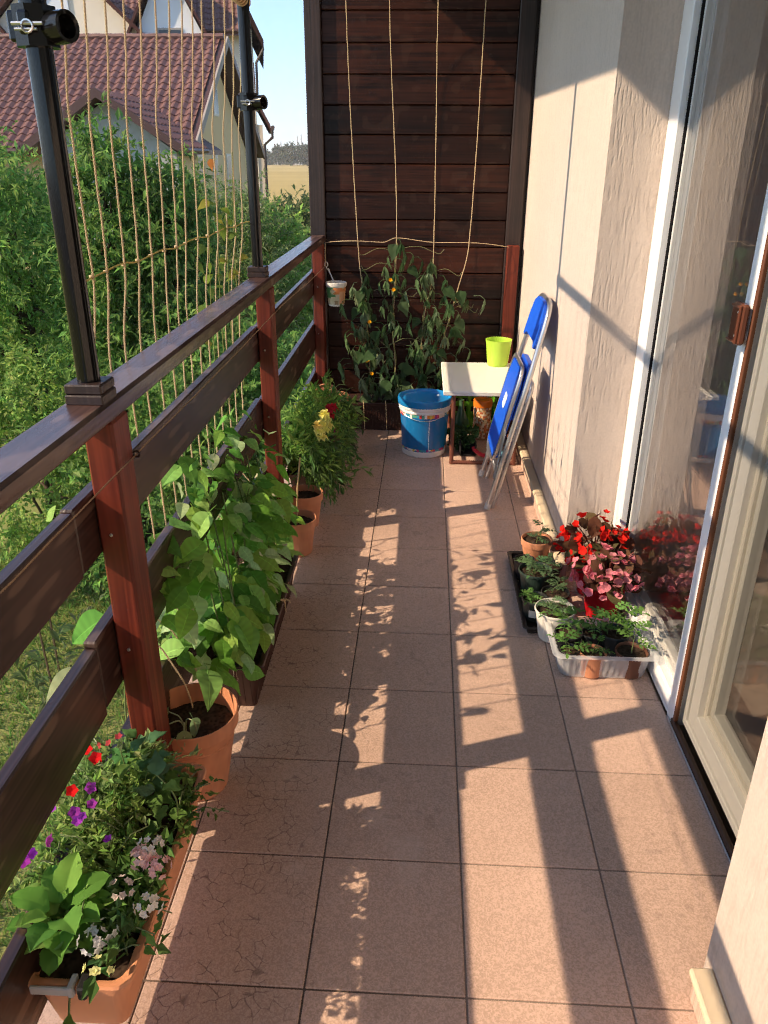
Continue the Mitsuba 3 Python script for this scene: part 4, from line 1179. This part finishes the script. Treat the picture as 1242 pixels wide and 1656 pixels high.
t = bush('calibrachoa', 'fine leaved trailing plant with purple trumpet flowers in the orange box', 'flowering plant', spots(300, -.70, -.580, 1.03, 1.30, dz=.10, seed=1), (-.22, -.05, .7), .10, 13, .018, .0040, [(.23, .37, .09), (.30, .44, .12), (.17, .29, .075), (.38, .50, .17)], 51, .1, .85)
for i, q in enumerate([(-.679, 1.174), (-.660, 1.143), (-.747, 1.126), (-.725, 1.052), (-.649, 1.187), (-.578, 1.093), (-.675, 1.241), (-.724, 1.18), (-.752, 1.009), (-.704, 1.10), (-.715, 1.062), (-.652, 1.150)]):
    s = (.017, .014, .012)[i % 3]
    put('flower', moved(flower5(1.0, .45, 5, .48, i), frame((q[0] + .012, q[1] - .02, .385 + .008 * (i % 3)), unit(r.normal(size=3) + [0, 0, -1.2 * (i % 2)]), (.4, -.8, .8), s * .92)), 'm_petal', jit((.38, .06, .52), r, .18), smooth=True, parent=t)
t = bush('petunia', 'feathery plant with small bright red flowers in the orange box', 'flowering plant', spots(200, -.705, -.59, 1.24, 1.40, dz=.08, seed=2), (-.12, 0, .8), .13, 12, .024, .0044, [(.18, .29, .09), (.24, .35, .13), (.31, .41, .17)], 52)
for i, q in enumerate([(-.716, 1.335, .385), (-.684, 1.309, .385), (-.701, 1.22, .375), (-.669, 1.35, .39), (-.692, 1.356, .380), (-.652, 1.365, .395)]):
    put('flower', moved(flower5(1.0, .45, 5, .46, i), frame(q, unit(r.normal(size=3)), (.4, -.8, .8), (.017, .018, .016, .010, .010, .011)[i])), 'm_petal', jit((.70, .020, .022) if i < 3 else (.50, .08, .08), r, .1), smooth=True, parent=t)
t = thing('geranium', 'upright fresh green plant with scalloped leaves at the back end of the orange box', 'plant')
GV = variants([blade(1.0, lambda t_: .42 * math.sin(math.pi * min(1, t_ ** .6)) * (.85 + .15 * math.cos(22 * t_)) if 0 < t_ < 1 else 0, 9, .3, .5, .08, 2, k, .2) for k in range(4)], [(.13, .27, .065), (.175, .34, .08), (.095, .20, .075), (.12, .23, .12)], seed=14)
for j in range(9):
    x0, y0 = -.575 + r.normal(0, .025), 1.315 + r.normal(0, .045)
    hh = r.uniform(.10, .19)
    stem(t, [(x0, y0, OBZ), (x0 + r.normal(0, .012), y0, OBZ + hh * .6), (x0 + r.normal(0, .02), y0 + r.normal(0, .02), OBZ + hh)], .0025)
    for k in range(8):
        a = k * 2.4 + j
        leaf(t, GV, (x0 + .018 * math.cos(a), y0 + .018 * math.sin(a), OBZ + hh * (.3 + .1 * k)), (math.cos(a), math.sin(a), .15 + .08 * k - .2), (0, -.2, 1), r.uniform(.030, .052), r)
t = bush('sprig_plant', 'thin bright green sprig hanging over the floor side rim of the orange box', 'plant', spots(16, -.508, -.480, 1.20, 1.33, seed=4), (.35, -.1, .6), .12, 13, .017, .0055, [(.13, .21, .05), (.09, .17, .045)], 54)
t = bush('verbena', 'leafy verbena with pale pink and white flower clusters in the orange box', 'flowering plant', spots(80, -.560, -.508, .95, 1.15, dz=.07, seed=5), (.02, -.1, .7), .085, 10, .027, .0065, [(.12, .25, .07), (.16, .31, .085), (.09, .18, .06)], 55)
for i, (q, c, n) in enumerate([((-.512, 1.085, .325), (.86, .60, .57), 22), ((-.478, 1.070, .318), (.88, .58, .52), 22), ((-.470, .990, .315), (.88, .84, .74), 16), ((-.532, 1.025, .312), (.80, .66, .62), 9), ((-.500, 1.108, .335), (.82, .72, .70), 9), ((-.548, .922, .305), (.72, .72, .70), 13), ((-.538, .940, .300), (.62, .66, .62), 9), ((-.524, .880, .290), (.72, .72, .34), 7)]):
    q = np.array(q)
    ms = []
    for k in range(n):
        o = unit(r.normal(size=3) + [.1, -.3, .9])
        ms.append(moved(flower5(1.0, .3, 5, .40, k), frame(q + [0, 0, .022] + o * [.024, .024, .015], unit(np.cross(o, r.normal(size=3))), o, .0088)))
    k = put('flower_cluster', cat(*ms), 'm_petal', jit(c, r, .05), smooth=True, parent=t); labels[k] = {'label': 'rounded cluster of small pale flowers', 'kind': 'stuff'}
t = thing('leafy_plant', 'plant with large lettuce like bright green leaves at the near end of the orange box', 'plant')
LV = variants([blade(1.0, lambda t_: .40 * math.sin(math.pi * min(1, t_ ** .75)) ** .7 * (.95 + .05 * math.cos(30 * t_)) if 0 < t_ < 1 else 0, 14, f, d, .05, 2, k, .05, True) for k, (f, d) in enumerate(((.3, .5), (.45, .8), (.15, .9)))], [(.155, .34, .065), (.21, .41, .085), (.125, .28, .06)], seed=15)
for k in range(21):
    a = k * 2.4
    f = k / 21
    leaf(t, LV, (-.630 + .02 * math.cos(a), .975 + .03 * math.sin(a), OBZ + .045 + .065 * f), (math.cos(a) + .1, math.sin(a) - .1, .35 + .9 * f), (0, 0, 1), r.uniform(.048, .078), r)
t = thing('leafy_sprig', 'loose green sprig with lobed leaves sticking out in front of the orange box', 'plant')
stem(t, [(-.600, .900, .205), (-.592, .862, .17), (-.580, .838, .165), (-.570, .820, .20)], .0022)
for k in range(9):
    a = k * 2.4
    leaf(t, GV, (-.574 + .004 * math.cos(a), .826, .19 + .003 * k), (math.cos(a), math.sin(a), .5 - .05 * k), (0, -.2, 1), r.uniform(.032, .046), r)

# ------------------------------------------------------------------ neighbouring houses
def quad(a, b, c, d):
    return np.array([a, b, c, d], float), np.array([[0, 1, 2], [0, 2, 3]])


def roof_tile(w, l):
    """One interlocking tile in local x (across), y (down the slope): an S-curved sheet with a front lip."""
    n, v = 6, []
    for k, (yy, lift) in enumerate(((0, .0), (l, .028), (l, .004))):
        for i in range(n + 1):
            u = i / n
            v.append((u * w, yy, .030 * math.sin(2 * math.pi * u) + .012 + lift))
    f = []
    for k in range(2):
        for i in range(n):
            a = k * (n + 1) + i
            f += [(a, a + n + 1, a + n + 2), (a, a + n + 2, a + 1)]
    return np.array(v), np.array(f)


def tiled(parent, origin, across, down, W, L, tw, tl, keep=None, maxparts=0, seed=0, bsdf='m_roof'):
    q = np.random.default_rng(seed)
    ax, dn = unit(across), unit(down)
    up_ = unit(np.cross(ax, dn)); up_ = up_ if up_[2] > 0 else -up_
    tv, tf = roof_tile(tw * 1.03, tl * 1.12)
    rows, cols = int(L / tl), int(W / tw)
    out = []
    for i in range(rows):
        for j in range(cols):
            o = np.asarray(origin, float) + ax * (j * tw) + dn * (i * tl) + up_ * q.uniform(0, .008)
            if keep is None or keep(o):
                out.append((o, i, j))
    out.sort(key=lambda e: np.linalg.norm(e[0] - EYE))
    tile = shape((tv, tf), bsdf)
    rest = []
    for n, (o, i, j) in enumerate(out):
        M = np.eye(4); M[:3, 0], M[:3, 1], M[:3, 2], M[:3, 3] = ax, dn, up_, o
        if n < maxparts:
            put('roof_tile', tile, None, parent=parent, at=M)
        else:
            rest.append(moved((tv, tf), M))
    if rest:
        k = put('roof_tiles', cat(*rest), bsdf, parent=parent)
        labels[k] = {'label': 'the many farther roof tiles of this roof', 'kind': 'stuff'}


WALLC, WALLG_SHADE, TRIM = (.64, .48, .27), (.42, .42, .40), (.075, .035, .028)  # the front gable grey has the wall's shade painted into its colour
ha = thing('neighbour_house', 'beige house with large brown red tiled roof and a small front gable behind the trees', 'house')
RZ, RY, EZ, EY = 4.85, 27.0, 1.77, 22.2
sl = (RZ - EZ) / (RY - EY)
GX = -6.0
put('wall', plain(-16, -6.45, 22.9, 31.2, GZ, 1.75), 'm_plaster', WALLC, parent=ha)
gv = m3.Manifold.hull_points(np.array([(x, y, z) for x in (-6.75, -6.45) for y, z in ((22.9, 1.7), (31.2, 1.7), (27.0, 4.45))]))
put('gable', gv, 'm_plaster', WALLC, parent=ha)
rf = put('roof', cat(m3.Manifold.hull_points(np.array([(x, y, z + o) for x in (-16, GX) for y, z in ((EY, EZ), (RY, RZ)) for o in (-.16, -.02)])),
                     m3.Manifold.hull_points(np.array([(x, y, z + o) for x in (-16, GX) for y, z in ((RY, RZ), (31.9, 1.74)) for o in (-.16, -.02)]))), 'm_v', TRIM, parent=ha)
keepA = lambda o: not (o[2] < 3.03 - abs(o[0] + 7.75) * .62 and o[1] < 24.3)
tiled(rf, (-14.6, RY, RZ), (1, 0, 0), (0, EY - RY, EZ - RZ), -6.05 + 14.6, 5.70, 0.255, .316, keepA, 300, 1)
put('ridge_cap', cat(*[tube([(x, RY, RZ + .03), (x + .36, RY, RZ + .045)], .085, 8) for x in np.arange(-14.6, -6.2, .34)]), 'm_roof', parent=rf)
labels[rf + '__ridge_cap'] = {'label': 'row of rounded ridge tiles along the top', 'kind': 'stuff'}
put('verge_board', m3.Manifold.hull_points(np.array([(x, y, z + o) for x in (GX + .005, GX + .06) for y, z in ((EY - .05, EZ - .03), (RY, RZ)) for o in (-.20, .05)])), 'm_plaster', (.36, .31, .27), parent=ha)
put('verge_board', m3.Manifold.hull_points(np.array([(x, y, z + o) for x in (GX + .005, GX + .06) for y, z in ((RY, RZ), (31.9, 1.74)) for o in (-.20, .05)])), 'm_v', TRIM, parent=ha)
put('gutter', tube([(-16, EY - .08, EZ - .06), (GX, EY - .08, EZ - .07)], .075, 10), 'm_v', (.06, .03, .025), parent=ha)
put('downpipe', tube([(-6.25, EY - .02, EZ - .1), (-6.3, EY + .1, EZ - .9), (-6.38, 22.84, EZ - 1.3), (-6.38, 22.84, GZ)], .06, 8), 'm_v', (.06, .03, .025), parent=ha)
for y0, y1, z0, z1 in ((24.05, 24.75, .35, 1.75), (25.9, 26.6, .35, 1.75), (27.8, 28.5, .35, 1.70), (26.55, 27.2, 2.75, 3.55)):
    w_ = put('window', plain(-6.452, -6.432, y0, y1, z0, z1), 'm_v', (.50, .46, .38), parent=ha)
    put('window_pane', plain(-6.4319, -6.428, y0 + .07, y1 - .07, z0 + .07, z1 - .07), 'm_gloss', (.16, .17, .17), parent=w_)
# the small front gable
FY, FX, FZ, HW, FE = 20.5, -7.75, 3.03, 2.0, 1.79
put('front_gable_wall', m3.Manifold.hull_points(np.array([(x, y, z) for y in (21.0, 21.25) for x, z in ((FX - 1.75, GZ), (FX + 1.65, GZ), (FX - 1.75, 1.7), (FX + 1.65, 1.7), (FX, 2.82))])), 'm_plaster', WALLG_SHADE, parent=ha)
put('front_gable_wall', plain(FX + 1.35, FX + 1.645, 21.26, 23.0, GZ, 1.62), 'm_plaster', WALLC, parent=ha)
for s in (-1, 1):
    p = [(FX, FY, FZ), (FX, 24.3, FZ), (FX + s * HW, 24.3, FE), (FX + s * HW, FY, FE)]
    g = put('front_roof', m3.Manifold.hull_points(np.array([(x, y, z + o) for x, y, z in p for o in (-.14, -.02)])), 'm_v', TRIM, parent=ha)
    ln = math.hypot(HW, FZ - FE)
    tiled(g, (FX, 24.1 if s < 0 else FY + .05, FZ), (0, -1 if s < 0 else 1, 0), (s * HW, 0, FE - FZ), 3.6, ln, .30, .335, lambda o: o[2] > EZ + sl * (o[1] - EY) - .05 or o[1] < EY, 0, 3 + s)
    put('verge_board', m3.Manifold.hull_points(np.array([(x, y, z + o) for y in (FY - .05, FY - .004) for x, z in ((FX, FZ), (FX + s * HW, FE)) for o in (-.17, .04)])), 'm_v', TRIM, parent=ha)
    put('gutter', tube([(FX + s * (HW + .06), FY - .05, FE - .05), (FX + s * (HW + .06), 22.4, FE - .05)], .06, 8), 'm_v', TRIM, parent=ha)

_put = put


def put(name, m, bsdf, color=None, smooth=False, parent=None, at=None):
    """The tall house stands askew: its right side runs back to the left."""
    if not isinstance(m, dict):
        v, f = vf(m); v = v.copy()
        v[:, 0] -= np.clip(v[:, 1] - 39.7, 0, None) * .19
        m = (v, f)
    return _put(name, m, bsdf, color, smooth, parent, at)


hb = thing('neighbour_house', 'tall cream and white house with steep brown gables rising behind the brown red roof', 'house')
CR, WH = (.72, .63, .50), (.70, .71, .72)
put('wall', plain(-26, -7.70, 40.6, 48, GZ, 6.85), 'm_plaster', CR, parent=hb)
rf = put('roof', cat(m3.Manifold.hull_points(np.array([(x, y, z + o) for x in (-26, -7.9) for y, z in ((40.0, 6.72), (44.3, 10.6)) for o in (-.2, 0)])), m3.Manifold.hull_points(np.array([(x, y, z + o) for x in (-26, -7.9) for y, z in ((44.3, 10.6), (48.6, 6.7)) for o in (-.2, 0)]))), 'm_v', (.15, .065, .05), parent=hb)
tiled(rf, (-15.2, 44.3, 10.62), (1, 0, 0), (0, -4.3, -3.88), 7.2, 5.78, .30, .36, lambda o: o[2] < 8.6, 0, 9)
put('gutter', tube([(-15.2, 39.95, 6.70), (-7.85, 39.95, 6.69)], .09, 8), 'm_v', TRIM, parent=hb)
for cx, hw, h, c in ((-16.1, 3.35, 3.1, CR), (-11.35, 1.45, 2.75, WH), (-21.6, 2.7, 3.4, CR)):
    zb = 6.6
    put('gable', m3.Manifold.hull_points(np.array([(x, y, z) for y in (39.75, 40.5) for x, z in ((cx - hw, 6.1), (cx + hw, 6.1), (cx - hw, zb), (cx + hw, zb), (cx, zb + h))])), 'm_plaster', c, parent=hb)
    for s in (-1, 1):
        put('gable_roof', m3.Manifold.hull_points(np.array([(x, y, z + o) for y in (39.3, 43.5) for x, z in ((cx, zb + h + .08), (cx + s * (hw + .32), zb - .20 + .02)) for o in (-.05, .16)])), 'm_matte', (.085, .040, .034), parent=hb)
put('white_panel', box(-17.3, -15.7, 39.66, 39.745, 6.55, 8.6, .01), 'm_plaster', (.66, .68, .70), parent=hb)
w_ = put('window', plain(-11.9, -10.75, 39.70, 39.745, 6.35, 6.78), 'm_v', (.30, .27, .24), parent=hb)
put('window_pane', plain(-11.82, -10.83, 39.69, 39.6995, 6.42, 6.70), 'm_gloss', (.03, .035, .04), parent=w_)
put('downpipe', tube([(-12.75, 39.62, 6.6), (-12.55, 39.62, 6.1), (-12.55, 39.62, GZ)], .05, 8), 'm_v', TRIM, parent=hb)
put('balcony_wall', box(-17.8, -13.2, 38.6, 38.75, 5.5, 5.95, .02), 'm_plaster', WH, parent=hb)
put('side_eave', m3.Manifold.hull_points(np.array([(x, y, z + o) for y in (39.8, 48.5) for x, z in ((-8.4, 8.55), (-7.18, 6.10)) for o in (-.12, .22)])), 'm_matte', (.040, .022, .018), parent=hb)
put('brick_panel', plain(-7.699, -7.66, 40.7, 44, 4.55, 5.55), 'm_plaster', (.30, .115, .085), parent=hb)
put('downpipe', tube([(-7.2, 40.2, 6.05), (-7.55, 40.2, 5.5), (-7.60, 40.2, 3.5)], .06, 8), 'm_v', (.04, .025, .02), parent=hb)
put('side_wing_wall', plain(-7.698, -7.42, 40.65, 46, GZ, 3.0), 'm_plaster', (.62, .52, .40), parent=hb)
put('side_wing_roof', m3.Manifold.hull_points(np.array([(x, y, z + o) for y in (40.1, 47) for x, z in ((-7.75, 4.15), (-7.05, 2.85)) for o in (-.10, .12)])), 'm_matte', (.09, .045, .038), parent=hb)
put('gutter', tube([(-6.95, 40.05, 2.86), (-6.95, 47, 2.86)], .10, 8), 'm_v', (.10, .07, .06), parent=hb)
put('downpipe', tube([(-6.98, 40.15, 2.8), (-6.98, 40.15, 2.45), (-7.36, 40.4, 2.15), (-7.37, 40.4, GZ)], .065, 8), 'm_v', (.04, .025, .022), parent=hb)

put = _put

# ------------------------------------------------------------------ trees, hedges and shrubs of the garden
DK, MD, LT = [(.135, .245, .070), (.175, .295, .090)], [(.210, .380, .095), (.270, .440, .120), (.180, .335, .085)], [(.330, .475, .120), (.385, .520, .150)]
GREY = [(.270, .340, .135), (.320, .390, .165), (.225, .295, .115)]


def tree(name, label, cat_, trunk, blobs, K, L, W, cols, seed, up=.5, ll=(.3, .6), tip=None, droop_=.35, group=None, shell=.62):
    q = np.random.default_rng(seed)
    t = thing(name, label, cat_, group)
    x, y, z0, z1, rad = trunk
    lim = [tube(smoothpath([(x, y, z0), (x + .05, y, (z0 + z1) / 2), (x, y + .03, z1)], 10), np.linspace(rad, rad * .45, 10), 8)]
    for c, rr, n in blobs:
        for k in range(4):
            e = np.asarray(c) + unit(q.normal(size=3)) * np.asarray(rr) * .6
            s = np.array([x, y, z0 + (z1 - z0) * q.uniform(.35, .95)])
            lim.append(tube(smoothpath([s, (s + e) / 2 + q.normal(0, .06, 3), e], 8), np.linspace(rad * .35, rad * .08, 8), 5))
    put('trunk', cat(*lim), 'm_matte', (.075, .055, .040), parent=t)
    (v, f), c = foliage_mesh(blob_shoots(blobs, q, up, *ll, shell), K, L, W, seed, cols, droop_, .8, .25, tip)
    put('crown', (v, f), 'm_leaf', c, parent=t)
    return t


tree('fruit_tree', 'big leafy tree with bright green leaves at the far left before the tiled roof', 'tree', (-4.7, 9.2, GZ, .8, .13),
     [((-5.3, 9.2, .45), (1.2, 1.1, 1.35), 900), ((-4.55, 9.0, -.55), (.75, .9, .95), 460), ((-4.55, 9.1, .65), (.40, .5, .60), 220), ((-4.75, 9.1, 1.30), (.25, .3, .45), 90)], 18, .078, .0145, MD + LT[:1], 101, .35, (.3, .6), (.21, .28, .07))
tree('shrub', 'light green dense shrub at the far left below the tree, above the lawn', 'shrub', (-4.0, 7.6, GZ, -1.0, .05),
     [((-4.25, 7.7, -1.35), (1.05, .9, 1.10), 850), ((-3.35, 7.8, -1.45), (.65, .7, .85), 420)], 17, .052, .0145, LT + MD[1:2], 102, .6, (.22, .42), (.24, .30, .07))
tree('pear_tree', 'left of the two slender column shaped trees behind the strings', 'tree', (-3.10, 8.0, GZ, 1.6, .06),
     [((-3.02, 8.0, 1.05), (.09, .1, .85), 120), ((-3.06, 8.0, .62), (.24, .26, 1.12), 560), ((-3.1, 8.0, -1.0), (.50, .5, 1.2), 420)], 18, .078, .0140, MD + DK, 103, 1.0, (.25, .5), (.16, .23, .055))
tree('pear_tree', 'right of the two slender column shaped trees, darker and shorter', 'tree', (-2.52, 8.1, GZ, 1.3, .06),
     [((-2.53, 8.1, .95), (.07, .1, .70), 90), ((-2.50, 8.1, .36), (.26, .28, 1.12), 560), ((-2.55, 8.1, -1.1), (.50, .5, 1.1), 380)], 18, .076, .0135, DK + MD[:1], 104, 1.0, (.25, .5), (.15, .21, .055))
tree('willow_bush', 'grey green fine leaved bush before the beige gable wall, left of the far black pole', 'bush', (-2.9, 11.2, GZ, .6, .07),
     [((-2.95, 11.2, .05), (.62, .6, 1.15), 680), ((-2.35, 11.0, .15), (.38, .5, 1.05), 500), ((-3.25, 11.3, -.8), (.6, .6, 1.0), 300), ((-2.4, 11, -1.2), (.7, .6, .9), 380)], 20, .062, .0095, GREY + MD[2:], 105, .9, (.3, .6), (.20, .22, .09))
tree('shrub', 'dark leafy shrub just beyond the handrail behind the strings', 'shrub', (-2.0, 7.2, GZ, -.8, .05),
     [((-2.05, 7.2, -.85), (.62, .6, .95), 640), ((-1.55, 7.5, -.75), (.55, .6, .90), 560), ((-2.6, 6.9, -1.6), (.6, .6, .9), 420), ((-1.3, 7.3, -1.7), (.7, .6, .9), 420)], 17, .056, .0155, DK + MD, 106, .6, (.25, .45), (.14, .21, .05))
tree('shrub', 'yellow green bush right of the far black pole', 'bush', (-2.0, 11.8, GZ, .3, .05),
     [((-2.02, 11.8, .05), (.30, .4, .85), 440), ((-2.0, 11.9, -.9), (.6, .5, .9), 380)], 14, .070, .020, LT + MD[:1], 107, .5, (.22, .45), (.26, .30, .08))
tree('shrub', 'dark green bush before the dry field, left of the wooden screen', 'bush', (-1.9, 14.4, GZ, .5, .06),
     [((-2.05, 14.6, .10), (.75, .6, .72), 640), ((-1.5, 14.5, -.55), (.7, .6, 1.05), 520), ((-2.3, 14.4, -1.0), (.9, .6, 1.1), 420)], 14, .075, .016, [(.120, .170, .065), (.155, .205, .085), (.085, .140, .055)], 108, .6, (.3, .55), (.20, .20, .10))
for i, (x, y, z, rx, rz, n) in enumerate(((-9.6, 15.5, -.75, 1.2, 1.55, 480), (-7.6, 16.0, -.55, 1.2, 1.5, 480), (-5.7, 15.6, -.7, 1.15, 1.5, 480), (-4.2, 15.8, -.75, .95, 1.45, 400), (-6.0, 12.3, -1.4, 1.2, 1.3, 420), (-7.7, 11.8, -.9, 1.3, 1.6, 420))):
    tree('hedge_bush', ('leftmost', 'second', 'third', 'fourth', 'fifth', 'sixth')[i] + ' bush of the row before the neighbouring house, mostly hidden by nearer trees', 'bush', (x, y, GZ, z, .06), [((x, y, z), (rx, .9, rz), n)], 14, .095, .026, MD + DK[:1], 120 + i, .5, (.3, .6), None, .35, 'bushes before the neighbouring house')
# weeds and low plants along the lawn edge
for i, (x, y, rx, h, n, c) in enumerate(((-3.2, 8.3, .7, .50, 260, DK + MD), (-2.35, 7.0, .5, .65, 300, MD + LT[:1]), (-1.75, 6.1, .5, .70, 300, MD), (-1.35, 5.2, .45, .75, 280, MD + LT[:1]), (-3.9, 8.6, .8, .45, 240, DK), (-2.9, 7.5, .35, .40, 160, LT))):
    tree('weed_clump', ('broad', 'tall', 'leafy', 'tangled', 'shaded', 'bright')[i] + ' clump of green weeds at the edge of the lawn below the railing', 'weeds', (x, y, GZ, GZ + h * .6, .012), [((x, y, GZ + h * .5), (rx, .45, h * .6), n)], 9, .085, .036, c, 140 + i, .5, (.15, .3), None, .2, None, .3)
t = thing('young_shrub', 'young shrub with narrow pale leaves rising between the railing boards at the left edge', 'shrub')
(fv, ff), fc = foliage_mesh((np.array([[-2.02, 3.55, -1.9], [-2.0, 3.5, -1.2], [-2.10, 3.6, -1.3], [-1.95, 3.55, -1.0], [-2.05, 3.5, -.75], [-1.85, 3.6, -1.3]] * 3), np.array([[.1, 0, 1], [.2, 0, 1], [-.25, 0, 1], [.35, 0, 1], [0, 0, 1], [.5, 0, .8]] * 3) + r.normal(0, .2, (18, 3)), np.full(18, .6)), 13, .075, .011, 9, [(.12, .17, .07), (.16, .21, .10)], .0, .85)
k = put('foliage', (fv, ff), 'm_leaf', fc, parent=t); labels[k] = {'label': 'narrow pale green leaves', 'kind': 'stuff'}
put('stem', cat(*[tube([(-2.0 + .05 * j, 3.55, GZ), (-2.02 + .04 * j, 3.55, -1.6), (-2.04 + .08 * j, 3.54, -.55)], .006, 5) for j in range(2)]), 'm_matte', (.12, .09, .06), parent=t)
# big leaves outside the railing by the near post
t = thing('bean_plant', 'large ribbed bean leaves hanging outside the railing behind the near post', 'bean plant')
stem(t, [(-.80, 1.75, -.22), (-.82, 1.78, .10), (-.78, 1.85, .44)], .004)
for pos, d, s in (((-.80, 1.72, .40), (-.3, -.6, -.75), .12), ((-.86, 1.80, .42), (-.8, -.3, -.5), .11), ((-.76, 1.90, .46), (.2, -.3, -.8), .13), ((-.90, 1.70, .30), (-.6, -.6, -.5), .12), ((-.80, 1.62, .80), (-.4, -.3, -.4), .055), ((-.83, 1.60, .84), (-.5, .2, -.3), .05)):
    leaf(t, BVAR, pos, d, (.4, -.6, .8), s, r)
# grass blades on the part of the lawn seen between the boards
q = np.random.default_rng(61)
n = 42000
gx, gy = q.uniform(-5.2, -0.9, n), q.uniform(1.0, 9.2, n)
(fv, ff), fc = foliage_mesh((np.stack([gx, gy, np.full(n, GZ - .02)], 1), np.stack([q.normal(0, .4, n), q.normal(0, .4, n), np.ones(n)], 1), np.full(n, .05)), 2, .075, .0045, 62, [(.23, .36, .09), (.30, .39, .12), (.38, .40, .18), (.17, .30, .075)], -.5, .6)
k = put('grass', (fv, ff), 'm_leaf', fc)
lab(k, 'short mown grass blades of the lawn', 'grass', kind='stuff')

# ------------------------------------------------------------------ far beyond the field
for i, (x, y, h, w) in enumerate(((-102, 600, 12, 5.0), (-86, 560, 12.5, 7.5), (-112, 610, 8, 4.5), (-78, 570, 12, 6))):
    tree('distant_tree', ('round dark', 'large broad', 'small low', 'half hidden')[i] + ' tree on the horizon beyond the dry field', 'tree', (x, y, GZ, GZ + h * .6, .4), [((x, y, GZ + h * .58), (w, w, h * .46), 260)], 12, .9, .45, [(.045, .070, .038), (.060, .090, .045)], 160 + i, .2, (1.2, 2.6), None, .3, 'trees on the horizon', .3)
qs = np.random.default_rng(8)
bl = [((x, 640 + qs.uniform(-8, 8), GZ + 1.6), (6, 4, qs.uniform(1.6, 3.2)), 30) for x in np.arange(-170, -60, 6.5)]
(fv, ff), fc = foliage_mesh(blob_shoots(bl, qs, .2, 1, 2), 10, 1.0, .5, 170, [(.05, .075, .04), (.065, .085, .05)])
k = put('far_hedge', (fv, ff), 'm_leaf', fc); lab(k, 'dark line of hedges along the far side of the dry field', 'hedge', kind='stuff')
for i, (x, y, w, h) in enumerate(((-108, 630, 5, 4.2), (-93, 625, 7, 4.4), (-118, 640, 6, 3.6))):
    t = thing('distant_building', ('pale', 'long white', 'low grey')[i] + ' building between the trees on the horizon', 'building', 'buildings on the horizon')
    put('wall', plain(x - w / 2, x + w / 2, y, y + 5, GZ, GZ + h * .75), 'm_plaster', (.62, .60, .58), parent=t)
    put('roof', m3.Manifold.hull_points(np.array([(x + a * (w / 2 + .3), yy, GZ + h * .75) for a in (-1, 1) for yy in (y - .3, y + 5.3)] + [(x + a * w / 2, y + 2.5, GZ + h) for a in (-1, 1)])), 'm_plaster', (.30, .17, .13), parent=t)
for i, (x, h) in enumerate(((-97, 20), (-94, 21), (-110, 16))):
    t = thing('mast', ('left', 'right', 'lone far left')[i] + ' thin lattice mast on the horizon', 'mast')
    put('lattice', cat(*[tube([(x + sx * .7, 660 + sy * .7, GZ), (x + sx * .15, 660 + sy * .15, GZ + h)], .14, 4) for sx in (-1, 1) for sy in (-1, 1)], *[tube([(x - .7 * (1 - k / 12), 659.6, GZ + h * k / 12), (x + .7 * (1 - k / 12), 659.6, GZ + h * (k + .5) / 12)], .10, 4) for k in range(11)]), 'm_matte', (.45, .42, .42), parent=t)
    labels[t + '__lattice'] = {'label': 'steel lattice bars', 'kind': 'stuff'}

# ------------------------------------------------------------------ thin haze of the plain
scene['haze_air'] = {'type': 'homogeneous', 'albedo': 0.95, 'sigma_t': 0.0003}
scene['haze'] = {'type': 'cube', 'to_world': T().translate([0, 1400, 30]).scale([2600, 1800, 36]), 'bsdf': {'type': 'null'}, 'interior': {'type': 'ref', 'id': 'haze_air'}}
scene['camera']['medium'] = {'type': 'ref', 'id': 'haze_air'}
lab('haze', 'thin summer haze in the air over the fields', kind='stuff')
